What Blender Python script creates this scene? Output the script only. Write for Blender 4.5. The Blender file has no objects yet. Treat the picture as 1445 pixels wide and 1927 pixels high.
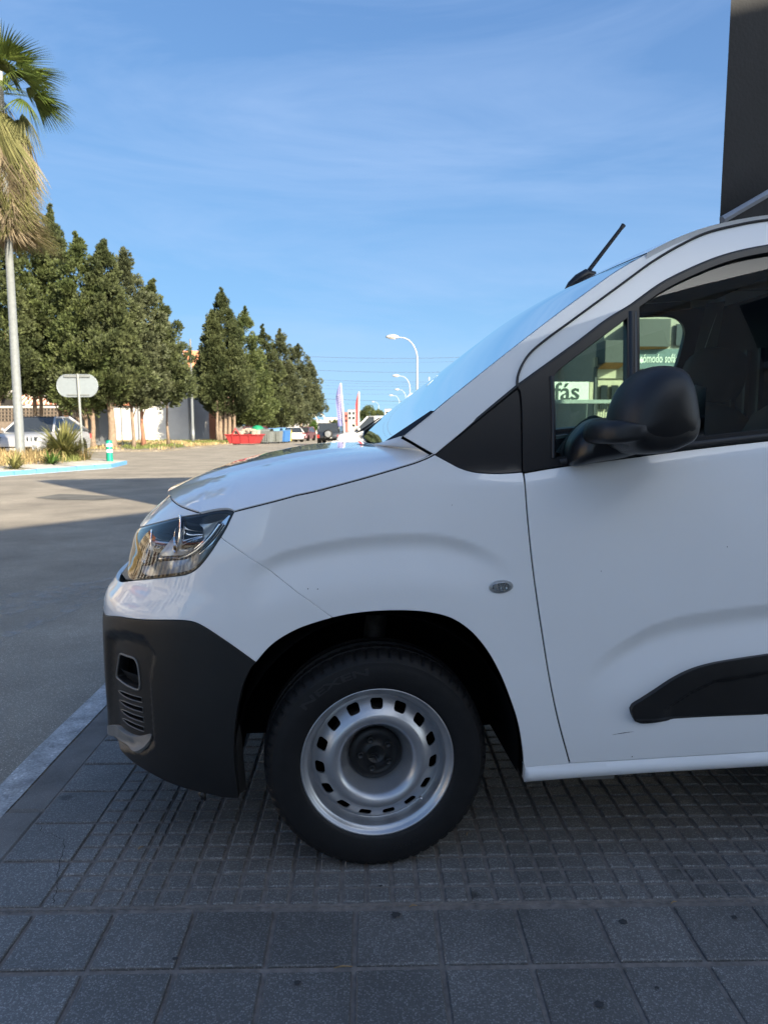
import bpy, math, random
import numpy as np
from mathutils import Vector, Matrix
from mathutils.geometry import delaunay_2d_cdt
random.seed(7); RNG=np.random.default_rng(11)
SC=bpy.context.scene; COL=SC.collection; PI=math.pi; R=math.radians

# ------------------------------------------------------------------ camera, sky, sun, exposure
CAM_H=1.276; PITCH=R(6.7086); FPX=1390.0
cd=bpy.data.cameras.new('camera'); cam=bpy.data.objects.new('camera',cd); COL.objects.link(cam)
cam.location=(0,0,CAM_H); cam.rotation_euler=(PI/2-PITCH,0,0)
cd.sensor_fit='VERTICAL'; cd.sensor_height=36.0; cd.lens=FPX/1927*36.0
cd.clip_start=.02; cd.clip_end=6000
cd.dof.use_dof=True; cd.dof.focus_distance=2.12; cd.dof.aperture_fstop=7.5
SC.camera=cam
SUN_EL=R(24.0); SUN_AZ=math.atan2(.63,-.777)          # azimuth from +Y towards +X
wd=bpy.data.worlds.new('World'); SC.world=wd; wd.use_nodes=True
nt=wd.node_tree; nt.nodes.clear()
def wn(t,**k):
    n=nt.nodes.new(t)
    for a,b in k.items(): setattr(n,a,b)
    return n
HZA,HZD,HZS=0.0,2.0,.74
sky=wn('ShaderNodeTexSky',sky_type='NISHITA',sun_disc=False,sun_elevation=SUN_EL,sun_rotation=SUN_AZ,altitude=30,air_density=1.0,dust_density=0.0,ozone_density=3.5)
tc=wn('ShaderNodeTexCoord'); mp=wn('ShaderNodeMapping'); mp.inputs['Scale'].default_value=(1.1,2.2,6.0); mp.inputs['Rotation'].default_value=(.25,.5,.1)
nz=wn('ShaderNodeTexNoise'); nz.inputs['Scale'].default_value=1.5; nz.inputs['Detail'].default_value=9; nz.inputs['Roughness'].default_value=.6; nz.inputs['Distortion'].default_value=.8
rp=wn('ShaderNodeValToRGB'); rp.color_ramp.elements[0].position=.45; rp.color_ramp.elements[0].color=(0,0,0,1); rp.color_ramp.elements[1].position=.76; rp.color_ramp.elements[1].color=(.34,.34,.34,1)
mx=wn('ShaderNodeMix',data_type='RGBA'); mx.inputs[7].default_value=(1.65,2.2,3.2,1)
# film response of the sky: bright air near the horizon rolls off instead of clipping
dv=wn('ShaderNodeVectorMath',operation='DIVIDE'); dv.inputs[1].default_value=(1.5,3.0,3.5)
ad=wn('ShaderNodeVectorMath',operation='ADD'); ad.inputs[1].default_value=(1,1,1)
d2=wn('ShaderNodeVectorMath',operation='DIVIDE'); ml=wn('ShaderNodeVectorMath',operation='MULTIPLY'); ml.inputs[1].default_value=(.675,.825,1.15)
bg=wn('ShaderNodeBackground'); bg.inputs['Strength'].default_value=.10; ow=wn('ShaderNodeOutputWorld')
L=nt.links.new
L(tc.outputs['Generated'],mp.inputs['Vector']); L(mp.outputs['Vector'],nz.inputs['Vector']); L(nz.outputs['Fac'],rp.inputs['Fac'])
L(rp.outputs['Color'],mx.inputs[0]); L(sky.outputs['Color'],dv.inputs[0]); L(dv.outputs[0],ad.inputs[0]); L(sky.outputs['Color'],d2.inputs[0]); L(ad.outputs[0],d2.inputs[1]); L(d2.outputs[0],ml.inputs[0])
# bright aerosol haze on the sun's side of the sky
hz=wn('ShaderNodeTexSky',sky_type='NISHITA',sun_disc=False,sun_elevation=SUN_EL,sun_rotation=SUN_AZ,altitude=30,air_density=HZA,dust_density=HZD,ozone_density=0.0)
hm=wn('ShaderNodeVectorMath',operation='MULTIPLY'); hm.inputs[1].default_value=(HZS*.96,HZS*1.06,HZS*1.02); ha=wn('ShaderNodeVectorMath',operation='ADD')
L(hz.outputs['Color'],hm.inputs[0]); L(hm.outputs[0],ha.inputs[0]); L(ml.outputs[0],ha.inputs[1]); L(ha.outputs[0],mx.inputs[6]); L(mx.outputs[2],bg.inputs['Color']); L(bg.outputs['Background'],ow.inputs['Surface'])
sl=bpy.data.lights.new('sun','SUN'); sl.energy=4.3; sl.angle=R(.53); sl.color=(1.0,.87,.67)
so=bpy.data.objects.new('sun',sl); COL.objects.link(so)
sd=Vector((math.sin(SUN_AZ)*math.cos(SUN_EL),math.cos(SUN_AZ)*math.cos(SUN_EL),math.sin(SUN_EL)))
so.rotation_euler=sd.to_track_quat('Z','Y').to_euler(); so.location=(12,-16,12)
vs=SC.view_settings; vs.view_transform='Standard'; vs.look='None'; vs.exposure=1.76; vs.gamma=1.0; vs.use_curve_mapping=False
SC.cycles.max_bounces=10; SC.cycles.transparent_max_bounces=24; SC.cycles.use_denoising=True

# ------------------------------------------------------------------ materials
MATS={}
def new_mat(name):
    m=bpy.data.materials.new(name); m.use_nodes=True; t=m.node_tree; t.nodes.clear()
    o=t.nodes.new('ShaderNodeOutputMaterial'); MATS[name]=m; return m,t,o
def ND(t,ty,ins=None,**k):
    n=t.nodes.new(ty)
    for a,b in k.items(): setattr(n,a,b)
    for a,b in (ins or {}).items(): n.inputs[a].default_value=b
    return n
def c4(c): return (c[0],c[1],c[2],1)
def mat(name,col,rough=.6,metal=0,var=.12,scale=8,bump=0,bscale=60,coat=0,coat_r=.04,spec=.5,space='Object',col2=None,dirt=0,rnd=0,sheen=0):
    m,t,o=new_mat(name); l=t.links.new
    b=ND(t,'ShaderNodeBsdfPrincipled',{'Roughness':rough,'Metallic':metal,'Coat Weight':coat,'Coat Roughness':coat_r,'Specular IOR Level':spec})
    tcn=ND(t,'ShaderNodeTexCoord'); vec=tcn.outputs[space]
    n=ND(t,'ShaderNodeTexNoise',{'Scale':scale,'Detail':6,'Roughness':.6}); l(vec,n.inputs['Vector'])
    r=ND(t,'ShaderNodeValToRGB'); c2=col2 or tuple(min(1,x*(1+var)) for x in col)
    c1=tuple(x*(1-var) for x in col) if col2 is None else col
    r.color_ramp.elements[0].position=.3; r.color_ramp.elements[1].position=.7
    r.color_ramp.elements[0].color=c4(c1); r.color_ramp.elements[1].color=c4(c2)
    l(n.outputs['Fac'],r.inputs['Fac']); out=r.outputs['Color']
    if rnd:
        oi=ND(t,'ShaderNodeObjectInfo'); mr=ND(t,'ShaderNodeMapRange',{'To Min':1-rnd,'To Max':1+rnd}); l(oi.outputs['Random'],mr.inputs['Value'])
        hs=ND(t,'ShaderNodeHueSaturation'); l(mr.outputs['Result'],hs.inputs['Value']); l(out,hs.inputs['Color']); out=hs.outputs['Color']
    l(out,b.inputs['Base Color'])
    if bump:
        n2=ND(t,'ShaderNodeTexNoise',{'Scale':bscale,'Detail':4}); l(vec,n2.inputs['Vector'])
        bp=ND(t,'ShaderNodeBump',{'Strength':bump,'Distance':.01}); l(n2.outputs['Fac'],bp.inputs['Height']); l(bp.outputs['Normal'],b.inputs['Normal'])
    l(b.outputs['BSDF'],o.inputs['Surface']); return m
def glass(name,tint,ior=1.5,rough=0.0,boost=1.0,sheen=(1,1,1)):
    m,t,o=new_mat(name); l=t.links.new
    tr=ND(t,'ShaderNodeBsdfTransparent',{'Color':c4(tint)}); g=ND(t,'ShaderNodeBsdfGlossy',{'Color':c4(sheen),'Roughness':rough})
    fr=ND(t,'ShaderNodeFresnel',{'IOR':ior}); mu=ND(t,'ShaderNodeMath',{1:boost},operation='MULTIPLY',use_clamp=True); l(fr.outputs[0],mu.inputs[0])
    mx=ND(t,'ShaderNodeMixShader'); l(mu.outputs[0],mx.inputs[0]); l(tr.outputs[0],mx.inputs[1]); l(g.outputs[0],mx.inputs[2]); l(mx.outputs[0],o.inputs['Surface']); return m
def speckle(name,dark,light,scale,thr=.30,rough=.7,rnd=.12,big=2.5,bump=.25,metal=0,spot=None,stain=.35):
    """stone chips in a darker binder, as terrazzo or asphalt"""
    m,t,o=new_mat(name); l=t.links.new
    b=ND(t,'ShaderNodeBsdfPrincipled',{'Roughness':rough,'Specular IOR Level':.4})
    g=ND(t,'ShaderNodeNewGeometry'); vec=g.outputs['Position']
    v=ND(t,'ShaderNodeTexVoronoi',{'Scale':scale,'Randomness':1.0},feature='F1'); l(vec,v.inputs['Vector'])
    sep=ND(t,'ShaderNodeSeparateColor'); l(v.outputs['Color'],sep.inputs[0])
    # chip when close to the cell centre and cell chosen
    r1=ND(t,'ShaderNodeMapRange',{'From Min':thr,'From Max':thr*1.35,'To Min':1,'To Max':0}); l(v.outputs['Distance'],r1.inputs['Value'])
    r2=ND(t,'ShaderNodeMapRange',{'From Min':.25,'From Max':1.0,'To Min':0,'To Max':1}); l(sep.outputs[0],r2.inputs['Value'])
    mm=ND(t,'ShaderNodeMath',operation='MULTIPLY'); l(r1.outputs[0],mm.inputs[0]); l(r2.outputs[0],mm.inputs[1])
    n=ND(t,'ShaderNodeTexNoise',{'Scale':big,'Detail':7,'Roughness':.65}); l(vec,n.inputs['Vector'])
    nr=ND(t,'ShaderNodeMapRange',{'From Min':.3,'From Max':.7,'To Min':1-stain,'To Max':1+stain*.6}); l(n.outputs['Fac'],nr.inputs['Value'])
    fn=ND(t,'ShaderNodeTexNoise',{'Scale':scale*2.2,'Detail':3}); l(vec,fn.inputs['Vector'])
    fr=ND(t,'ShaderNodeMapRange',{'From Min':.3,'From Max':.7,'To Min':.75,'To Max':1.25}); l(fn.outputs['Fac'],fr.inputs['Value'])
    m1=ND(t,'ShaderNodeMath',operation='MULTIPLY'); l(nr.outputs[0],m1.inputs[0]); l(fr.outputs[0],m1.inputs[1])
    oi=ND(t,'ShaderNodeObjectInfo'); orr=ND(t,'ShaderNodeMapRange',{'To Min':1-rnd,'To Max':1+rnd}); l(oi.outputs['Random'],orr.inputs['Value'])
    m2=ND(t,'ShaderNodeMath',operation='MULTIPLY'); l(m1.outputs[0],m2.inputs[0]); l(orr.outputs[0],m2.inputs[1])
    mx=ND(t,'ShaderNodeMix',data_type='RGBA'); mx.inputs[6].default_value=c4(dark); mx.inputs[7].default_value=c4(light); l(mm.outputs[0],mx.inputs[0])
    col=mx.outputs[2]
    if spot:
        sv=ND(t,'ShaderNodeTexVoronoi',{'Scale':spot,'Randomness':1.0}); l(vec,sv.inputs['Vector'])
        dn=ND(t,'ShaderNodeTexNoise',{'Scale':30,'Detail':3}); l(vec,dn.inputs['Vector'])
        ad=ND(t,'ShaderNodeMath',{1:.06},operation='MULTIPLY_ADD'); l(dn.outputs['Fac'],ad.inputs[0]); l(sv.outputs['Distance'],ad.inputs[2])
        sr=ND(t,'ShaderNodeMapRange',{'From Min':.075,'From Max':.11,'To Min':.45,'To Max':1}); l(ad.outputs[0],sr.inputs['Value'])
        m3=ND(t,'ShaderNodeMath',operation='MULTIPLY'); l(m2.outputs[0],m3.inputs[0]); l(sr.outputs[0],m3.inputs[1]); m2=m3
    hs=ND(t,'ShaderNodeHueSaturation'); l(m2.outputs[0],hs.inputs['Value']); l(col,hs.inputs['Color']); l(hs.outputs['Color'],b.inputs['Base Color'])
    bp=ND(t,'ShaderNodeBump',{'Strength':bump,'Distance':.004}); l(fn.outputs['Fac'],bp.inputs['Height']); l(bp.outputs['Normal'],b.inputs['Normal'])
    l(b.outputs[0],o.inputs['Surface']); return m
def leafmat(name,a,b_,scale=1.2,rough=.6,trans=.25):
    m,t,o=new_mat(name); l=t.links.new
    g=ND(t,'ShaderNodeNewGeometry'); n=ND(t,'ShaderNodeTexNoise',{'Scale':scale,'Detail':5,'Roughness':.7}); l(g.outputs['Position'],n.inputs['Vector'])
    r=ND(t,'ShaderNodeValToRGB'); r.color_ramp.elements[0].position=.3; r.color_ramp.elements[1].position=.7; r.color_ramp.elements[0].color=c4(a); r.color_ramp.elements[1].color=c4(b_)
    mi=ND(t,'ShaderNodeMapRange',{'To Min':.65,'To Max':1.35}); l(g.outputs['Random Per Island'],mi.inputs['Value'])
    hs=ND(t,'ShaderNodeHueSaturation'); l(mi.outputs[0],hs.inputs['Value']); l(n.outputs['Fac'],r.inputs['Fac']); l(r.outputs[0],hs.inputs['Color'])
    d=ND(t,'ShaderNodeBsdfPrincipled',{'Roughness':rough,'Specular IOR Level':.25}); l(hs.outputs[0],d.inputs['Base Color'])
    tr=ND(t,'ShaderNodeBsdfTranslucent'); l(hs.outputs[0],tr.inputs['Color'])
    mx=ND(t,'ShaderNodeMixShader',{0:trans}); l(d.outputs[0],mx.inputs[1]); l(tr.outputs[0],mx.inputs[2]); l(mx.outputs[0],o.inputs['Surface']); return m
def emit(name,col,st):
    m,t,o=new_mat(name); e=ND(t,'ShaderNodeEmission',{'Color':c4(col),'Strength':st}); t.links.new(e.outputs[0],o.inputs['Surface']); return m
def stripes(name,a,b_,scale,axis='X',rough=.8):
    m,t,o=new_mat(name); l=t.links.new
    tcn=ND(t,'ShaderNodeTexCoord'); w=ND(t,'ShaderNodeTexWave',{'Scale':scale,'Distortion':0},bands_direction=axis); l(tcn.outputs['Object'],w.inputs['Vector'])
    r=ND(t,'ShaderNodeValToRGB'); r.color_ramp.interpolation='CONSTANT'; r.color_ramp.elements[0].color=c4(a); r.color_ramp.elements[1].position=.5; r.color_ramp.elements[1].color=c4(b_)
    l(w.outputs['Fac'],r.inputs['Fac']); b=ND(t,'ShaderNodeBsdfPrincipled',{'Roughness':rough}); l(r.outputs[0],b.inputs['Base Color']); l(b.outputs[0],o.inputs['Surface']); return m

mat('paint',(.83,.84,.845),rough=.38,var=.015,scale=3,coat=1.0,coat_r=.02,spec=.4)
mat('black_plastic',(.0085,.0084,.0086),rough=.42,var=.3,scale=9,bump=.12,bscale=1100,spec=.5)
mat('trim_black',(.008,.0085,.0105),rough=.3,var=.1,spec=.5)
mat('seal',(.03,.03,.032),rough=.6)
mat('dark_void',(.004,.004,.004),rough=.9,spec=.1)
mat('grey_plastic',(.16,.155,.145),rough=.42,bump=.05,bscale=700)
mat('rubber',(.0075,.0075,.0083),rough=.62,var=.25,scale=30,bump=.06,bscale=300,spec=.35)
mat('steel_wheel',(.46,.47,.49),rough=.34,metal=.75,var=.05,scale=25,bump=.02,bscale=500)
mat('chrome',(.85,.86,.88),rough=.06,metal=1,var=.02)
mat('chrome_dark',(.50,.51,.53),rough=.12,metal=.9,var=.1)
mat('lamp_silver',(.66,.67,.68),rough=.22,metal=.4,var=.05)
mat('brake',(.10,.085,.075),rough=.55,metal=.5,var=.3,scale=30)
mat('interior',(.016,.016,.017),rough=.75)
mat('headliner',(.15,.16,.155),rough=.9)
mat('seat_cloth',(.028,.028,.031),rough=.9,bump=.2,bscale=400)
glass('car_glass',(.55,.68,.62),1.5)
glass('windscreen_glass',(.60,.78,.78),1.5,boost=1.0,sheen=(.84,.95,.96))
glass('lens_glass',(.96,.97,.97),1.45)
glass('indicator_lens',(.85,.85,.83),1.45)
speckle('tile_stone',(.128,.124,.118),(.285,.28,.27),215,thr=.42,rough=.52,rnd=.13,big=1.8,bump=.2,spot=3.1)
mat('joint',(.21,.185,.165),rough=.9,var=.3,scale=40,bump=.4,bscale=200,space='Object')
speckle('kerb_stone',(.19,.185,.175),(.29,.285,.27),220,thr=.3,rough=.85,rnd=0,big=3,bump=.5,stain=.4)
speckle('asphalt',(.245,.218,.175),(.52,.47,.39),130,thr=.32,rough=.8,rnd=0,big=.8,bump=.6,stain=.36)
speckle('road_paint',(.44,.44,.43),(.62,.62,.61),60,thr=.3,rough=.75,rnd=0,big=9,bump=.6,stain=.5)
speckle('dirt',(.20,.172,.135),(.32,.285,.235),9,thr=.3,rough=.95,rnd=0,big=.35,bump=.5,stain=.4)

# ------------------------------------------------------------------ helpers
def link(o,parent=None,label=None,cat=None,group=None,kind=None):
    if o.name not in COL.objects: COL.objects.link(o)
    if parent is not None: o.parent=parent
    if label: o['label']=label
    if cat: o['category']=cat
    if group: o['group']=group
    if kind: o['kind']=kind
    return o
def empty(name,loc=(0,0,0),rz=0,label=None,cat=None,group=None,parent=None,kind=None):
    o=bpy.data.objects.new(name,None); o.empty_display_size=.1; o.location=loc; o.rotation_euler=(0,0,rz)
    return link(o,parent,label,cat,group,kind)
def obj(name,me,parent=None,loc=(0,0,0),rz=0,label=None,cat=None,group=None,kind=None):
    o=bpy.data.objects.new(name,me); o.location=loc; o.rotation_euler=(0,0,rz); return link(o,parent,label,cat,group,kind)
def copy_tree(o,parent=None):
    c=o.copy(); COL.objects.link(c); c.parent=parent
    for ch in list(o.children): copy_tree(ch,c)
    return c
class MB:
    def __init__(s): s.v=[]; s.f=[]; s.m=[]; s.mats=[]; s.cur=0; s.sm=[]; s.smooth=False
    def mat(s,m,smooth=None):
        if m not in s.mats: s.mats.append(m)
        s.cur=s.mats.index(m)
        if smooth is not None: s.smooth=smooth
        return s
    def add(s,v,f):
        b=len(s.v); s.v+= [tuple(map(float,p)) for p in v]
        for q in f: s.f.append(tuple(b+i for i in q)); s.m.append(s.cur); s.sm.append(s.smooth)
        return s
    def box(s,x0,x1,y0,y1,z0,z1):
        v=[(x,y,z) for x in (x0,x1) for y in (y0,y1) for z in (z0,z1)]
        return s.add(v,[(0,1,3,2),(4,6,7,5),(0,4,5,1),(2,3,7,6),(0,2,6,4),(1,5,7,3)])
    def tube(s,pts,r,n=8,cap=True):
        pts=[Vector(p) for p in pts]; rs=r if isinstance(r,(list,tuple)) else [r]*len(pts)
        v=[];f=[]; up=None
        for i,p in enumerate(pts):
            d=(pts[min(i+1,len(pts)-1)]-pts[max(i-1,0)]).normalized()
            if up is None: up=Vector((0,0,1)) if abs(d.z)<.9 else Vector((1,0,0))
            x=d.cross(up); 
            if x.length<1e-5: x=d.orthogonal()
            x.normalize(); y=x.cross(d).normalized(); up=y
            for k in range(n):
                a=2*PI*k/n; v.append(p+(x*math.cos(a)+y*math.sin(a))*rs[i])
        for i in range(len(pts)-1):
            for k in range(n):
                k2=(k+1)%n; f.append((i*n+k,i*n+k2,(i+1)*n+k2,(i+1)*n+k))
        if cap: f.append(tuple(range(n))[::-1]); f.append(tuple((len(pts)-1)*n+k for k in range(n)))
        return s.add(v,f)
    def lathe(s,prof,n=32,axis='Z',o=(0,0,0)):
        """prof: (r,h) list; revolve about axis through o"""
        v=[];f=[]
        for r,h in prof:
            for k in range(n):
                a=2*PI*k/n; x,y=r*math.cos(a),r*math.sin(a)
                v.append((o[0]+x,o[1]+y,o[2]+h) if axis=='Z' else (o[0]+x,o[1]+h,o[2]+y) if axis=='Y' else (o[0]+h,o[1]+x,o[2]+y))
        for i in range(len(prof)-1):
            for k in range(n):
                k2=(k+1)%n; q=(i*n+k,i*n+k2,(i+1)*n+k2,(i+1)*n+k); f.append(q if axis!='Y' else q[::-1])
        return s.add(v,f)
    def prism(s,poly,z0,z1,fn=None):
        n=len(poly); v=[(x,y,z0) for x,y in poly]+[(x,y,z1) for x,y in poly]
        if fn: v=[fn(*p) for p in v]
        return s.add(v,[tuple(range(n))[::-1],tuple(range(n,2*n))]+[(i,(i+1)%n,n+(i+1)%n,n+i) for i in range(n)])
    def grid(s,rows):
        n=len(rows[0]); v=[p for r in rows for p in r]
        return s.add(v,[(i*n+j,i*n+j+1,(i+1)*n+j+1,(i+1)*n+j) for i in range(len(rows)-1) for j in range(n-1)])
    def mesh(s,name):
        me=bpy.data.meshes.new(name); me.from_pydata(s.v,[],s.f)
        for m in s.mats: me.materials.append(MATS[m])
        me.polygons.foreach_set('material_index',s.m); me.polygons.foreach_set('use_smooth',s.sm); me.update(); return me
    def build(s,name,parent=None,**k): return obj(name,s.mesh(name),parent,**k)
def tri_mesh(name,V,F,m,smooth=False):
    """fast mesh from numpy arrays of vertices and triangles or quads"""
    me=bpy.data.meshes.new(name); n=F.shape[1]
    me.vertices.add(len(V)); me.vertices.foreach_set('co',np.asarray(V,np.float32).ravel())
    me.loops.add(F.size); me.loops.foreach_set('vertex_index',F.astype(np.int32).ravel())
    me.polygons.add(len(F)); me.polygons.foreach_set('loop_start',np.arange(0,F.size,n,dtype=np.int32)); me.polygons.foreach_set('loop_total',np.full(len(F),n,np.int32))
    if smooth: me.polygons.foreach_set('use_smooth',np.ones(len(F),bool))
    me.materials.append(MATS[m]); me.update(); me.validate(); return me
def road_z(y): return -.02-.006*max(0,min(y,260)-8)
def pt(px,py,Y):
    """a point of the place at distance Y, in metres, from its bearing and height angle"""
    v=(963.5-py)/FPX; sp,cp=math.sin(PITCH),math.cos(PITCH); t=Y/(cp+v*sp)
    return Vector(((px-722.5)/FPX*t,Y,CAM_H+(-sp+v*cp)*t))
def bx(px,Y): return (px-722.5)/FPX*Y*.9985
def bevel_box(mb,x0,x1,y0,y1,z0,z1,b):
    """box with a chamfered upper rim"""
    v=[(x0,y0,z0),(x1,y0,z0),(x1,y1,z0),(x0,y1,z0),(x0,y0,z1-b),(x1,y0,z1-b),(x1,y1,z1-b),(x0,y1,z1-b),(x0+b,y0+b,z1),(x1-b,y0+b,z1),(x1-b,y1-b,z1),(x0+b,y1-b,z1)]
    f=[]
    for a in (0,4):
        for i in range(4): j=(i+1)%4; f.append((a+i,a+j,a+4+j,a+4+i))
    f.append((8,9,10,11)); return mb.add(v,f)

# ------------------------------------------------------------------ ground, road, pavement
def sheet(name,poly_rows,m,kind='structure'):
    mb=MB().mat(m); mb.grid(poly_rows); return mb.build(name,kind=kind)
ys=[-60,-20,0,8,20,40,60,80,120,180,260,600,1500,4000]
xs=[-3500,-600,-150,-60,-30,-14,-8,-4,-1,4,15,60,200,800,3500]
sheet('ground',[[(x,y,road_z(y)-.03) for x in xs] for y in ys],'dirt')
yr=[-60,-20,0,4,8,12,20,30,42]
mb=MB().mat('asphalt')
mb.grid([[(x,y,road_z(y)) for x in (-60,-30,-12.6,-6,-1.24)] for y in yr])
mb.grid([[(x,y,road_z(y)) for x in (-12.6,-8,-4,-1.24)] for y in (42,60,80,100,140,200,260,420)])
mb.build('road',kind='structure')
TR=R(1.2); tcs,tsn=math.cos(TR),math.sin(TR); TX0,TY0=-.918,1.829      # pavement grid origin and turn
def tp(u,v,z=0): return (TX0+u*tcs-v*tsn,TY0+u*tsn+v*tcs,z)
# worn white edge line and flush kerb along the road
mb=MB().mat('road_paint')
rows=[]
for i in range(120):
    v=-1.2+i*.22*(1+i*.03); w=.003*math.sin(i*2.1)+.003*math.sin(i*5.3)
    rows.append([tp(-.450+w,v,-.013+.0*v),tp(-.338+.5*w,v,-.013)])
rows=[[(x,y,max(z,road_z(y)+.006)) for x,y,z in r] for r in rows]
mb.grid(rows); mb.build('edge_line',kind='structure')
kerb=empty('kerb',tp(-.335,-1.5),TR,kind='structure')
vv=-1.5; k=0
while vv<26:
    ln=.98 if k else 2.02
    mb=MB().mat('kerb_stone'); bevel_box(mb,0,.128,0,ln-.012,-.2,-.004-.002*(k%3),.008)
    mb.build('kerb_stone',kerb,loc=(.003*math.sin(k*1.7),vv+1.5,road_z(vv) +.02)); vv+=ln; k+=1
pave=empty('pavement',tp(0,0),TR,kind='structure')
PITCH_T=.2107
mb=MB().mat('joint'); mb.box(-.207,6,-1.6,.0,-.2,-.0085); mb.box(-.207,6,0,26,-.2,-.0065); mb.build('mortar_bed',pave)
def plain_tile(w=PITCH_T,d=PITCH_T,g=.0065):
    m=MB().mat('tile_stone'); bevel_box(m,g,w-g,g,d-g,-.04,0,.003); return m.mesh('tile')
def pad_tile():
    m=MB().mat('joint'); m.box(.001,PITCH_T-.001,.001,PITCH_T-.001,-.04,-.0055)
    m.mat('tile_stone'); s=PITCH_T/3
    for i in range(3):
        for j in range(3): bevel_box(m,i*s+.0062,(i+1)*s-.0062,j*s+.0062,(j+1)*s-.0062,-.0066,0,.0034)
    return m.mesh('tile')
plain=plain_tile(); pad=pad_tile()
def tile(me,u,v,name='tile'):
    o=obj(name,me,pave,loc=(u,v,random.uniform(-.0016,.0008)),rz=random.uniform(-.004,.004)); o.rotation_euler[0]=random.uniform(-.004,.004); o.rotation_euler[1]=random.uniform(-.004,.004)
for r in range(-3,0):
    for c in range(-1,12): tile(plain,c*PITCH_T,r*(PITCH_T+.007)-.012)
for r in range(0,9): tile(plain,-PITCH_T+.004,r*PITCH_T+.004)
mb=MB().mat('tile_stone')
for i in range(30): bevel_box(mb,.003,.026,i*PITCH_T/3+.006,(i+1)*PITCH_T/3-.006,-.03,0,.0028)
mb.build('cut_tile_strip',pave,loc=(PITCH_T,0.004,-.001))
for r in range(0,10):
    for c in range(0,16):
        u=c*PITCH_T+(.029 if c>0 else 0)
        tile(pad,u+random.uniform(-.0012,.0012),r*PITCH_T+.004)
# loose grit in the wide joint, and the crack across the corner tiles
gv=[];gf=[]
for i in range(420):
    x=RNG.uniform(-.4,.55) if i<300 else RNG.uniform(.5,2.2); y=RNG.normal(-.004,.0035); s=RNG.uniform(.0012,.0035); b=len(gv)
    for q in ((s,0,0),(-s*.5,s*.9,0),(-s*.5,-s*.9,0),(0,0,s*1.1)): gv.append((x+q[0],y+q[1],-.006+q[2]))
    gf+=[(b,b+1,b+3),(b+1,b+2,b+3),(b+2,b,b+3)]
mat('grit',(.20,.19,.17),rough=.9,var=.4,scale=60)
obj('grit',tri_mesh('grit',np.array(gv),np.array(gf),'grit'),pave,kind='stuff')
crack=[(-.205,.395),(-.17,.405),(-.155,.37),(-.12,.362),(-.09,.34),(-.066,.325),(-.048,.285),(-.04,.25),(-.028,.20),(-.012,.155),(.006,.11),(.018,.08),(.024,.04),(.034,.012)]
mat('crack',(.012,.012,.012),rough=1)
mb=MB().mat('crack'); rr=[]
pp=[]
for i in range(len(crack)-1):
    for k in range(4):
        t=k/4; x=crack[i][0]*(1-t)+crack[i+1][0]*t; y=crack[i][1]*(1-t)+crack[i+1][1]*t; pp.append((x+random.uniform(-.003,.003),y+random.uniform(-.003,.003)))
for x,y in pp:
    w=random.uniform(.0004,.0010); rr.append([(x-w,y-w*.4,.0016),(x+w,y+w*.4,.0016)])
mb.grid(rr); mb.build('crack',pave)

# darker repair patch and worn old markings on the road
speckle('patch_asphalt',(.115,.112,.10),(.22,.21,.19),130,thr=.34,rough=.8,rnd=0,big=2.0,bump=.5,stain=.45)
def road_pt(x,y): Y=1735.0/(y-808.3); p=pt(x,y,Y); return (p.x,Y)
mb=MB().mat('patch_asphalt'); P=[road_pt(*q) for q in ((66,937),(112,929.5),(150,930.5),(207,933.5),(236,938),(180,941.5),(110,940.5))]; mb.add([(x,y,road_z(y)+.005) for x,y in P],[tuple(range(len(P)))]); mb.build('road_patch',kind='structure')
m,t,o=new_mat('worn_paint'); l=t.links.new; g_=ND(t,'ShaderNodeNewGeometry'); n_=ND(t,'ShaderNodeTexNoise',{'Scale':9.0,'Detail':8,'Roughness':.75}); l(g_.outputs['Position'],n_.inputs['Vector'])
r_=ND(t,'ShaderNodeMapRange',{'From Min':.46,'From Max':.66,'To Min':0,'To Max':.55}); l(n_.outputs['Fac'],r_.inputs['Value']); d_=ND(t,'ShaderNodeBsdfDiffuse',{'Color':(.42,.43,.43,1)}); tr_=ND(t,'ShaderNodeBsdfTransparent'); mx_=ND(t,'ShaderNodeMixShader'); l(r_.outputs[0],mx_.inputs[0]); l(tr_.outputs[0],mx_.inputs[1]); l(d_.outputs[0],mx_.inputs[2]); l(mx_.outputs[0],o.inputs['Surface'])
for poly in (((0,1196),(60,1168),(130,1140),(205,1114),(214,1120),(140,1152),(70,1182),(0,1210)),((-60,1140),(0,1122),(120,1102),(232,1085),(225,1112),(120,1135),(0,1165),(-60,1185))):
    mb=MB().mat('worn_paint'); P=[road_pt(*q) for q in poly]; n=len(P)//2
    mb.grid([[(x,y,road_z(y)+.004+.001*len(poly[0])) for x,y in (P[i],P[-1-i])] for i in range(n)]); mb.build('worn_marking',kind='structure')

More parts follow.
